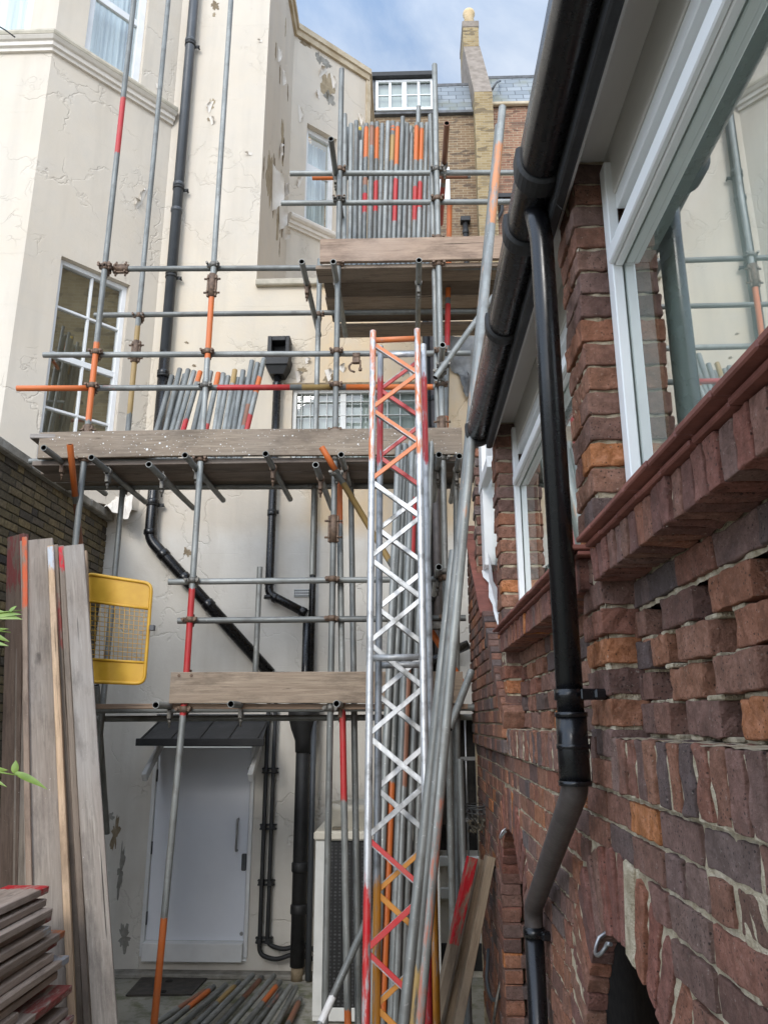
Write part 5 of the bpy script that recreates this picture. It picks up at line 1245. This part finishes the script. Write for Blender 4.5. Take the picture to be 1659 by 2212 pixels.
for i, (ct, cbm, ty, bl) in enumerate(TS):
    xt, yt = zm(ct, ty); xb_, yb_ = zm(cbm, 1180); Yt, Yb = 6.55+R(-.03, .03), 6.42+R(-.02, .02)
    top = P(xt, yt, Yt); bot_v = P(xb_, yb_, Yb); d = (top-bot_v); bot = top+d*((ZD-top.z)/d.z)
    bb = []
    for (s, e, c) in bl:
        zs = []
        for q in (s, e):
            xx, yy = zm(ct, q); pz = P(xx, yy, 6.50).z; zs.append((pz-bot.z)/(top.z-bot.z))
        bb.append((max(0, min(zs)), min(1, max(zs)), c))
    bz = (.14, .22, SLT); bb.append(bz) if not any(a < .24 for a, _, _ in bb) else None
    tube('scaffold_tube', bot, top, bb, None, names.get(i, 'plain grey tube standing upright in the top deck stack'), 'tube', GRP, r=.0235, fade=.05)
for (cx, ty, lab) in ((575, 290, None), (695, 280, None), (668, 290, 'rear tube with yellow collar in the top deck stack'), (985, 260, None), (1137, 118, 'grey tube rising highest of all in the top deck stack'), (1075, 280, None), (915, 245, None), (1030, 250, None)):
    xt, yt = zm(cx, ty); t = P(xt, yt, 6.63); tube('scaffold_tube', (t.x-.07, 6.50, ZD), t, [(.985, 1, YEL)] if lab and 'yellow' in lab else (), None, lab or 'grey tube half hidden behind the front row of the top deck stack', 'tube', GRP)
# bank of tubes leaning on the middle deck
def z3(cx, cy): return cx*.5, 497.7+cy*.5
GR2 = 'tubes leaning together on the middle deck'
LT = [(745, 630, 680, ()), (778, 600, 718, ()), (815, 603, 745, ()), (840, 610, 768, ()), (866, 612, 795, ((.2, .52, RED), (.86, 1, ORG))), (893, 625, 838, ()), (912, 612, 862, ()), (945, 618, 892, ((.2, .48, RED), (.80, 1, ORG))), (966, 620, 930, ()), (987, 632, 945, ()), (1016, 605, 972, ((.82, 1, OCH),)), (1030, 640, 990, ()), (1052, 608, 1012, ()), (1090, 565, 1035, ()), (1114, 575, 1052, ((.4, .6, BRN),)), (1142, 556, 1068, ((.3, .5, RED), (.66, .84, ORG))), (800, 625, 735, ()), (1065, 640, 1035, ())]
nm2 = {4: 'leaning tube with orange tip and red foot, left of the banded standard', 7: 'leaning tube with orange tip and red foot, right of the banded standard', 10: 'ochre tipped tube in the leaning bank on the middle deck', 14: 'leaning tube with brown smear next to the last of the bank', 15: 'last leaning tube, red and orange, against the hopper'}
for i, (tx, ty, bx, bl) in enumerate(LT):
    Yb, Yt = 6.36+(.06 if i >= 16 else 0), 6.62+(.06 if i >= 16 else 0)
    x, y = z3(tx, ty); t = P(x, y, Yt); x, y = z3(bx, 858); b = P(x, y, Yb); d = t-b; b = t+d*((DZ2+.02-t.z)/d.z)
    tube('scaffold_tube', b, t, bl, None, nm2.get(i, 'plain grey tube leaning in the bank on the middle deck'), 'tube', GR2, fade=.06)
# tubes stood behind the lattice beams
GR3 = 'tubes stood upright behind the lattice beams'
BT = [(861, 958, 810, ()), (874, 960, 824, ((.16, .45, ORG),)), (886, 955, 838, ()), (897, 985, 852, ((.45, .62, BRN), (.80, .92, RED))), (921, 955, 866, ()), (932, 956, 886, ()), (868, 975, 800, ()), (880, 990, 860, ((.1, .3, BRN),)), (905, 1000, 873, ()), (891, 968, 845, ())]
for i, (tx, ty, bx, bl) in enumerate(BT):
    Yt = 5.72+.03*(i % 3); Yb = 4.95+.05*(i % 3); t = P(tx, ty, Yt); b = P(bx, 2212, Yb); d = (t-b); b = t+d*((.02-t.z)/d.z)
    lab = {1: 'orange banded tube among the grey ones behind the lattice beams', 3: 'rust and red banded tube behind the lattice beams', 7: 'brown stained tube behind the lattice beams', 5: 'grey tube right of the lattice, last of those reaching the middle deck'}.get(i, 'plain grey tube stood behind the lattice beams')
    tube('scaffold_tube', b, t, bl, None, lab, 'tube', GR3, fade=.06)
# leaning bundle by the gutter end
GR4 = 'long tubes leaning against the end of the gutter'
def lean(x0, y0, Y0_, x1, y1, Y1_, bl, lab):
    t = P(x0, y0, Y0_); b = P(x1, y1, Y1_); d = t-b; b2 = t+d*((0.02-t.z)/d.z)
    tube('scaffold_tube', b2, t, bl, None, lab, 'tube', GR4, fade=.12, seg=20, r=.0258)
lean(1085, 232, 4.36, 916, 2100, 4.0, [(.0, .33, PNK), (.50, .83, (.42, .22, .13, .46)), (.83, .965, (.55, .22, .09, .56))], 'tallest leaning tube, worn orange at top and pink at foot')
lean(1077, 272, 4.385, 899, 2100, 4.0, [(.56, .93, (.42, .25, .15, .45)), (.06, .22, (.4, .27, .1, .55))], 'second leaning tube with faded orange upper half')
lean(980, 1190, 4.2, 883, 2100, 3.98, [(.03, .16, (.4, .27, .1, .5))], 'shorter grey leaning tube at the left of the bundle')
# pile on the ground
GR5 = 'tubes piled on the ground before the door'
GP = [(452, 2135, 330, 2216, BRN), (462, 2132, 352, 2222, ORG), (488, 2128, 372, 2232, ()), (516, 2122, 395, 2240, OCH), (546, 2107, 415, 2240, ()), (566, 2112, 445, 2245, BRN), (592, 2108, 470, 2250, ()), (605, 2122, 500, 2250, ORG), (608, 2140, 520, 2255, PNK), (628, 2130, 545, 2255, ()), (640, 2134, 575, 2255, ()), (648, 2160, 600, 2260, BRN)]
for i, (x0, y0, x1, y1, c) in enumerate(GP):
    h = (.05, .10, .07, .14, .20, .10, .17, .13, .07, .15, .10, .05)[i]; a = PZ(x0, y0, h); b = PZ(x1, y1, h*.6+.03); d = (b-a).normalized()
    cn_ = {0: 'rusty brown tube, leftmost of the ground pile', 1: 'orange ended tube near the left of the ground pile', 3: 'ochre stained tube in the ground pile', 5: 'brown stained grey tube in the middle of the ground pile', 7: 'brightest orange banded tube in the ground pile', 8: 'pinkish stained tube in the ground pile', 11: 'dark stained tube lowest at the right of the ground pile'}.get(i, 'plain grey tube in the pile on the ground')
    tube('scaffold_tube', a+d*1.9, a, [((.70, .97, c))] if c else (), None, cn_, 'tube', GR5, fade=.1)
tube('scaffold_tube', P(680, 2240, 5.3), P(800, 1970, 5.75), [(.1, .3, WHT)], None, 'short paint splashed tube slanting across the condenser', 'tube')
for (x0, y0, x1, y1, Y, l) in ((978, 1420, 1003, 2212, 6.2, 'grey tube upright in the dark gap beside the brick rake'), (967, 1500, 985, 2100, 6.6, 'thin grey tube deepest in the dark gap behind the leaning poles'), (993, 1640, 1012, 2212, 5.7, 'pale tube standing left of the three short planks')):
    b = P(x1, y1, Y-.25); t = P(x0, y0, Y); d = t-b; b = t+d*((.01-t.z)/d.z); tube('scaffold_tube', b, t, (), None, l, 'tube')

# ================================================================ LATTICE BEAMS
def lattice(L0, L1, R0, R1, cols, flip, label, tone):
    """L0,R0 tops; L1,R1 lower points; chords carried down to the ground"""
    L0, L1, R0, R1 = map(Vector, (L0, L1, R0, R1))
    L1 = L0+(L1-L0)*((.02-L0.z)/(L1.z-L0.z)); R1 = R0+(R1-R0)*((.02-R0.z)/(R1.z-R0.z))
    e = empty('lattice_beam', (L1+R1)/2, label, 'lattice beam')
    n = (R0-L0).cross(L1-L0).normalized()
    if n.y > 0: n = -n
    H = (L0-L1).length
    def cb(): return [(1-b, 1-a, c) for a, b, c in cols]
    tube('chord', L1, L0, cb(), e, mat='alloy', fade=.16, r=.0215); tube('chord', R1, R0, cb(), e, mat='alloy', fade=.16, r=.0215)
    def at(q, s): return (L0+(L1-L0)*(q/H)) if s else (R0+(R1-R0)*(q/H))
    def colr(q):
        for a, b, c in cols:
            if a <= q/H < b: return (*c[:3], (c[3]+.15 if len(c) > 3 else 1.))
        return None
    def bar(a, b, name, r=.0, col=None, side=1, w=.0145, t=.006):
        d = (b-a).normalized(); a, b = a+d*.008, b-d*.008; s = d.cross(n).normalized(); mb = MB(); c = (a+b)/2; hl = (b-a).length/2
        mb.obox(c+n*.004*side, d*hl, s*w, n*t, .002, col); mb.obox(c+s*w*.82-n*.012, d*hl, s*.003, n*.014, 0, (*WHT, .45) if col else None); mb.build(name, 'alloy', e)
    q = .10; s = 1 if not flip else 0; i = 0
    for qq in (.075, 2.28, 4.7):
        if qq < H-.1:
            c = colr(qq); mb = MB(); a, b = at(qq, 1), at(qq, 0); d = (b-a).normalized(); mb.rings([[p+Vector((0, 1, 0))*.02*math.cos(k*math.pi/6)+Zv*.02*math.sin(k*math.pi/6) for k in range(12)] for p in (a+d*.02, b-d*.02)], cols=[c or (0, 0, 0, 0)]*2); mb.build('rung', 'alloy', e)
    while q < H-.1:
        st = .262; a, b = at(q, s), at(min(q+st-.012, H), 1-s); c = colr(q+st/2)
        if c and tone and i % 2: c = (*tone, 1.)
        bar(a, b, 'diagonal_brace', col=c, side=1 if i % 2 else -1); q += st; s = 1-s; i += 1
    return e
Lt, Lb = P(806, 716, 4.82), P(790, 2212, 4.27); Rt, Rb = P(901, 712, 4.82), P(925, 2212, 4.27)
LOR = (.60, .16, .04, .52)
def yf(y):
    best = min(range(400), key=lambda i: abs(scr(Lt+(Lb-Lt)*((.02-Lt.z)/(Lb.z-Lt.z))*(i/400))-y)); return best/400
lattice(Lt, Lb, Rt, Rb, [(0, yf(1032), LOR), (yf(1850), 1, (.48, .016, .022, .58))], False, 'front aluminium lattice beam, orange at the top and red at the foot', None)
o = Vector((.045, .17, -.03)); lattice(Lt+o, Lb+o, Rt+o, Rb+o, [(0.03, yf(1010), (.45, .016, .022, .6)), (yf(1860), 1, (.56, .22, .02, .6))], True, 'rear lattice beam close behind, red at the top with orange foot', None)

# ================================================================ BOARDS on the left
GRB = 'boards leaning at the left'
def lb(x0, y0, x1, y1, Yt, Yb, w, t, face, c, tint, lab, bands=()):
    tp, bt = P(x0, y0, Yt), P(x1, y1, Yb); d = tp-bt; b2 = tp+d*((.01-tp.z)/d.z)
    up = Vector(face); return bd(b2, tp, w, t, up, c, tint, .12, lab, bands, GRB)
nY = (0.25, -1, 0); nE = (-1, -.2, 0)
lb(40, 1158, 26, 1800, 5.55, 5.45, .16, .05, (-.35, -1, 0), .5, (1.1, .92, .85), 'dark brown board with faded red edge, leftmost of the leaning ones', [(.90, 1., (.20, .055, .05))])
lb(80, 1168, 100, 1900, 5.45, 5.1, .225, .045, (.3, -1, 0), 1.12, (.98, .97, .97), 'widest pale grey leaning board with orange painted left edge')
lb(53, 1162, 66, 1900, 5.40, 5.05, .034, .04, (.3, -1, 0), 1.0, (1.1, .95, .85), 'narrow batten with orange red top beside the widest leaning board', [(.86, 1., (.66, .14, .06))])
lb(111, 1181, 158, 2212, 5.35, 4.95, .042, .045, (.2, -1, 0), 1.7, (1.12, .92, .72), 'tan batten with silver band at its top', [(.955, .998, (.55, .58, .62))])
lb(123, 1179, 174, 2212, 5.38, 5.05, .04, .05, (.2, -1, 0), .8, (1.0, .92, .85), 'dark worn batten between the silver and red banded ones', [(.8, .9, (.25, .06, .05))])
lb(135, 1181, 190, 2212, 5.34, 5.03, .038, .05, (.2, -1, 0), .85, (1, .94, .9), 'batten with bright red band at its top', [(.957, .998, (.65, .03, .05))])
lb(160, 1180, 229, 2212, 5.30, 4.9, .135, .04, (.28, -1, 0), 1.1, (.98, 1.0, 1.03), 'smooth grey board nearest the yellow gate')
lb(182, 1192, 205, 2000, 5.5, 5.3, .05, .05, (.2, -1, 0), 1.1, (1.1, .95, .8), 'brown board edge just behind the smooth grey board')
lb(52, 1400, 45, 2000, 5.5, 5.4, .09, .045, (.1, -1, 0), .85, (1, .98, .95), 'weathered board in shade behind the stacked boards')
# stacked boards
GRS = 'boards in the flat stack at bottom left'
zs = 1.50; k = 0
ENDS = [('red painted end', RED, .08), ('plain weathered end', None, 0), ('dark end', None, 0), ('worn red end', (.24, .06, .05), .06), ('grey nail plated end', (.35, .36, .37), .08), ('orange tinted end', (.36, .12, .05), .05), ('scuffed red end', (.26, .07, .06), .1), ('bleached broad end', None, 0), ('metal plated end', (.33, .34, .36), .08), ('split end', None, 0), ('sawn pale end', None, 0), ('long red edge', (.24, .06, .05), .4), ('rough end', None, 0), ('brown end', None, 0), ('dark red tip', (.22, .05, .05), .06), ('muddy red edge', (.22, .08, .07), .2), ('grey banded end', (.33, .34, .36), .1), ('orange tip', (.6, .16, .05), .08), ('damp end', None, 0), ('chipped end', None, 0), ('flat end', None, 0), ('grubby end', None, 0), ('wet end', None, 0)]
ordw = ['topmost', 'second', 'third', 'fourth', 'fifth', 'sixth', 'seventh', 'eighth', 'ninth', 'tenth', 'eleventh', 'twelfth', 'thirteenth', 'fourteenth', 'fifteenth', 'sixteenth', 'seventeenth', 'eighteenth', 'nineteenth', 'twentieth', 'twenty-first', 'twenty-second', 'twenty-third']
while k < len(ENDS) and zs > .25:
    nm_, c, l = ENDS[k]; xr = -2.02+.018*(k % 3)+.009*k+R(-.012, .012); ye_ = 4.58+R(-.07, .10)+.012*k
    if k == 10: ye_ -= .45
    th = .038; tl = R(-.006, .006)
    bd((xr-.12, 2.1, zs+tl), (xr-.12+R(-.02, .02), ye_, zs), .235, th, None, R(.85, 1.25), (1.08, .99, .96), .08, '%s board down the flat stack, with %s' % (ordw[k], nm_), [(1-l*.4, 1., c)] if c else (), GRS)
    bd((xr-.37, 2.1, zs+tl), (xr-.38, ye_-.05, zs), .225, th, None, R(.7, 1.0), None, .1, 'board hidden in the inner row of the flat stack', (), GRS) if k < 3 else None
    zs -= th+(.006 if k % 4 else .022); k += 1
bd((-2.5, 2.2, 1.55), (-2.36, 4.35, 1.56), .225, .038, None, 1.1, (1.1, 1, .95), .1, 'short red ended board lying loose on the inner side of the flat stack', [(.97, 1., RED)])
mb = MB(); mb.box(-2.5, -1.95, 4.62, 4.70, 0, .9, .01) if 0 else None
# three short planks by the rake
for (x0, y0, x1, y1, Y, c, l, bb) in ((1020, 1852, 938, 2212, 5.0, .75, 'short plank with bright red painted top', [(.72, 1, RED)]), (1042, 1858, 964, 2212, 5.1, .9, 'middle short plank with plain pale top', ()), (1059, 1850, 986, 2212, 5.05, 1.0, 'short grey plank nearest the brick wall', ())):
    t = P(x0, y0, Y); b = P(x1, y1, Y-.1); d = t-b; b = t+d*((.01-t.z)/d.z); bd(b, t, .052, .08, (.0, -1, .2) if 0 else (0.15, -1, 0), c, (1.05, .95, .8), 0, l, bb, 'short planks leaning by the brick rake')

# ================================================================ YELLOW GATE
ga = Vector(P(258, 1357, 5.62)); yg = empty('mesh_gate', ga, 'yellow steel safety gate with wire mesh centre and solid panels', 'gate')
tl_, tr_, br_, bl_ = P(183, 1236, 5.62), P(331, 1259, 5.62), P(314, 1479, 5.62), P(183, 1475, 5.62)
def gp(u, v): return (tl_*(1-u)+tr_*u)*(1-v)+(bl_*(1-u)+br_*u)*v
mb = MB(); mb.arc_pipe([gp(.0, .5), gp(.02, 0.01), gp(.985, 0.01), gp(.985, .99), gp(.02, .99), gp(0.0, .5)], .013, 12, .06); mb.build('frame', 'yellow_paint', yg)
for v_ in (.265, .79): mb = MB(); mb.pipe([gp(.02, v_), gp(.985, v_)], .010, 8); mb.build('rail', 'yellow_paint', yg)
def panel(v0, v1, cut):
    pts = [gp(.02, v0), gp(.98, v0), gp(.98, v1), gp(.02, v1)]
    if cut == 't': pts = [gp(.02, v0), gp(.90, v0), gp(.98, v0+.06), gp(.98, v1), gp(.02, v1)]
    if cut == 'b': pts = [gp(.02, v0), gp(.98, v0), gp(.98, v1-.06), gp(.88, v1), gp(.02, v1)]
    o2 = Vector((0, .006, 0)); n = len(pts); mb = MB(); mb.add(pts+[p+o2 for p in pts], [tuple(range(n)), tuple(range(2*n-1, n-1, -1))]+[(i, (i+1) % n, n+(i+1) % n, n+i) for i in range(n)]); mb.build('panel', 'yellow_paint', yg)
panel(.02, .265, 't'); panel(.79, .985, 'b')
mb = MB()
for i in range(1, 13): mb.pipe([gp(.02+.96*i/13, .265), gp(.02+.96*i/13, .79)], .0025, 6)
for i in range(1, 12): mb.pipe([gp(.02, .265+.525*i/12), gp(.98, .265+.525*i/12)], .0025, 6)
mb.build('wire_mesh', 'yellow_paint', yg)
mb = MB(); q = gp(1.01, .45); mb.box(q.x, q.x+.035, q.y-.02, q.y+.02, q.z-.02, q.z+.02, .003); mb.build('latch', 'lead_grey', yg)

# ================================================================ CONDENSER
CY0 = 7.15; xl, xr_ = P(678, 2000, CY0).x, P(950, 1900, CY0).x; zc1 = P(690, 1815, CY0).z
ac = empty('condenser_unit', ((xl+xr_)/2, CY0+.3, 0), 'cream air conditioning condenser with black coil side and round fan cowl', 'condenser')
mb = MB()
mb.box(xl, xl+.085, CY0, CY0+.08, .06, zc1, .006); mb.box(xr_-.06, xr_, CY0, CY0+.08, .06, zc1, .006); mb.box(xl+.002, xr_-.002, CY0+.01, CY0+.70, .02, .12, .006); mb.box(xl+.002, xl+.03, CY0+.08, CY0+.7, .12, zc1)
mb.build('cabinet', 'cabinet_white', ac)
mb = MB(); mb.box(xl-.015, xr_+.015, CY0-.03, CY0+.74, zc1+.001, zc1+.075, .015); mb.build('top_cover', 'cowl_cream', ac)
mb = MB(); mb.box(xl+.085, xr_-.06, CY0+.02, CY0+.10, .12, zc1-.002); mb.build('coil_panel', 'coil', ac)
cx_ = P(770, 1790, CY0+.35).x+.02; mb = MB(); zt_ = zc1+.076; n = 36
mb.rings([[(cx_+r*math.cos(2*math.pi*i/n), CY0+.36+r*math.sin(2*math.pi*i/n), z) for i in range(n)] for r, z in ((.29, zt_), (.285, zt_+.14), (.295, zt_+.145), (.29, zt_+.19), (.27, zt_+.205), (.25, zt_+.20), (.25, zt_+.05))]); mb.build('fan_cowl', 'cowl_cream', ac)
mb = MB(); q = P(728, 1812, CY0+.1); mb.obox((q.x, CY0+.08, zt_+.01), (.04, 0, 0), (0, .03, 0), (0, 0, .012), .005); mb.build('leaf_litter', 'dry_leaf', ac)

# ================================================================ SMALL THINGS
mc = empty('manhole_cover', PZ(355, 2130, .0), 'rusty brown cast iron cover set in the mossy ground before the door', 'manhole cover')
a, b, c, d = PZ(308, 2112, .006), PZ(455, 2108, .006), PZ(415, 2150, .006), PZ(272, 2152, .006)
mb = MB(); mb.add([a, b, c, d]+[p+Vector((0, 0, .012)) for p in (a, b, c, d)], [(0, 3, 2, 1), (4, 5, 6, 7), (0, 1, 5, 4), (1, 2, 6, 5), (2, 3, 7, 6), (3, 0, 4, 7)]); mb.build('cover', 'cast_iron', mc)
mb = MB()
for (x, y) in ((366, 2119), (352, 2142)): mb = MB(); q = PZ(x, y, .02); mb.pipe([q-Zv*.004, q+Zv*.003], .035, 14); mb.build('keyhole', 'bore', mc)
pl_ = MB(); pl_.box(-3.3, .0, FY-.16, FY-.002, 0, .045, .012); pl_.build('wall_plinth', 'coping_conc', house)
# bamboo leaves at left edge
def bamboo(pts, label):
    e = empty('bamboo', pts[0][0], label, 'bamboo')
    st = MB(); lf = MB()
    for (base, tip, leaves) in pts:
        base, tip = Vector(base), Vector(tip); st.pipe([base, (base+tip)/2+Zv*.006, tip], [.003, .0025, .001], 6)
        for (p, q, w) in leaves:
            p, q = Vector(p), Vector(q); d = q-p; s = d.cross(Vector((R(-.4, .4), -1, R(-.5, .5)))).normalized(); vs = []; N = 9
            for i in range(N+1):
                t = i/N; ww = w*(math.sin(math.pi*t**.7))*(1 if t < 1 else 0); c = p+d*t-Zv*d.length*.16*t*t; vs += [c-s*ww, c+Vector((0, -.25*ww, -.2*ww)), c+s*ww]
            lf.add(vs, [(i*3+a, i*3+a+1, i*3+a+4, i*3+a+3) for i in range(N) for a in (0, 1)], smooth=True)
    st.build('stem', 'plant_leaf', e); lf.build('leaf', 'plant_leaf', e)
BY = 1.9
q = lambda x, y, Y=BY: P(x, y, Y)
bamboo([(q(-60, 1340), q(48, 1318), [(q(-30, 1330), q(52, 1325), .010), (q(-20, 1332), q(50, 1316), .008), (q(20, 1322), q(38, 1305), .006), (q(-50, 1322), q(18, 1312), .007)]),
        (q(-60, 1368), q(24, 1366), [(q(-30, 1368), q(24, 1378), .007), (q(-30, 1366), q(22, 1350), .005), (q(-50, 1385), q(22, 1384), .007)])], 'green bamboo sprig entering at the left in front of leaning boards')
bamboo([(q(-60, 1670), q(40, 1675), [(q(30, 1668), q(106, 1692), .008), (q(32, 1672), q(36, 1636), .009), (q(-30, 1668), q(20, 1655), .009), (q(-40, 1675), q(18, 1690), .006)])], 'lower bamboo sprig with one long pointed leaf over the boards')
mb = MB(); mb.arc_pipe([q(-40, 40, 3.2), q(6, 60, 3.2), q(33, 80, 3.2)], .004, 8); mb.build('twig', 'black_matt', None, 'thin dark twig tip in the top left corner', 'twig')
# cables at the right foot
mb = MB(); mb.arc_pipe([P(1055, 2050, 5.3), P(1050, 2120, 5.2), P(1062, 2165, 5.1), P(1085, 2150, 5.0), P(1090, 2080, 5.2)], .011, 8, .1, 6); mb.build('hose', 'pipe_grey', None, 'grey hose loop hanging by the foot of the far arch', 'hose')
mb = MB(); mb.arc_pipe([P(1066, 2212, 5.0), P(1072, 2160, 5.0), P(1096, 2060, 5.05)], .009, 8, .1, 6); mb.build('cable', 'coupler_steel', None, 'thin pale cable looped up beside the grey hose', 'cable')
# reflections need a little of what stands behind the camera
bw = MB(); bw.box(-5, -3.5, -6, 1.5, 0, 2.2) if 0 else None

# ================================================================ LIGHT
SE, SA = math.radians(34), 0
sd = Vector((.22, .9, -.52)).normalized()      # direction the light travels
sun = bpy.data.lights.new('sun', 'SUN'); sun.energy = .75; sun.angle = math.radians(16); sun.color = (1, .965, .91)
so = bpy.data.objects.new('sun', sun); COL.objects.link(so); so.rotation_euler = sd.to_track_quat('-Z', 'Y').to_euler(); so.location = (2, -5, 15)
wd = bpy.data.worlds.new('World'); S.world = wd; wd.use_nodes = True
nt = wd.node_tree; nt.nodes.clear(); N = nt.nodes.new; Lk = nt.links.new
sky = N('ShaderNodeTexSky'); sky.sky_type = 'NISHITA'; sky.sun_disc = False; sky.sun_elevation = math.asin(-sd.z); sky.sun_rotation = math.atan2(-sd.x, -sd.y); sky.air_density = 1.0; sky.dust_density = 1.2; sky.ozone_density = 1.2
tc = N('ShaderNodeTexCoord'); mp = N('ShaderNodeMapping'); mp.inputs[3].default_value = (1, 1, 1.6); Lk(tc.outputs['Generated'], mp.inputs[0])
no = N('ShaderNodeTexNoise'); no.inputs['Scale'].default_value = 3.4; no.inputs['Detail'].default_value = 9; no.inputs['Roughness'].default_value = .55; no.inputs['Distortion'].default_value = .35; Lk(mp.outputs[0], no.inputs[0])
rp = N('ShaderNodeValToRGB'); rp.color_ramp.elements[0].position = .30; rp.color_ramp.elements[1].position = .66; Lk(no.outputs[0], rp.inputs[0])
mx = N('ShaderNodeMix'); mx.data_type = 'RGBA'; Lk(rp.outputs[0], mx.inputs[0]); m0 = N('ShaderNodeMix'); m0.data_type = 'RGBA'; m0.inputs[0].default_value = .65; Lk(sky.outputs[0], m0.inputs[6]); m0.inputs[7].default_value = (2.6, 4.0, 6.4, 1); Lk(m0.outputs[2], mx.inputs[6]); mx.inputs[7].default_value = (6.4, 6.9, 7.6, 1)
dp_ = N('ShaderNodeVectorMath'); dp_.operation = 'DOT_PRODUCT'; Lk(tc.outputs['Generated'], dp_.inputs[0]); dp_.inputs[1].default_value = tuple(-sd)
mr = N('ShaderNodeMapRange'); mr.interpolation_type = 'SMOOTHSTEP'; Lk(dp_.outputs['Value'], mr.inputs[0])
for i_, v_ in ((1, -.35), (2, .55), (3, .52), (4, 1.35)): mr.inputs[i_].default_value = v_
vm = N('ShaderNodeVectorMath'); vm.operation = 'SCALE'; Lk(mx.outputs[2], vm.inputs[0]); Lk(mr.outputs[0], vm.inputs['Scale'])
bg = N('ShaderNodeBackground'); bg.inputs[1].default_value = .13; Lk(vm.outputs[0], bg.inputs[0]); wo = N('ShaderNodeOutputWorld'); Lk(bg.outputs[0], wo.inputs[0])
S.view_settings.view_transform = 'Standard'; S.view_settings.look = 'None'; S.view_settings.exposure = 1.02; S.view_settings.gamma = 1
S.cycles.max_bounces = 8; S.cycles.transparent_max_bounces = 12; S.cycles.use_denoising = True
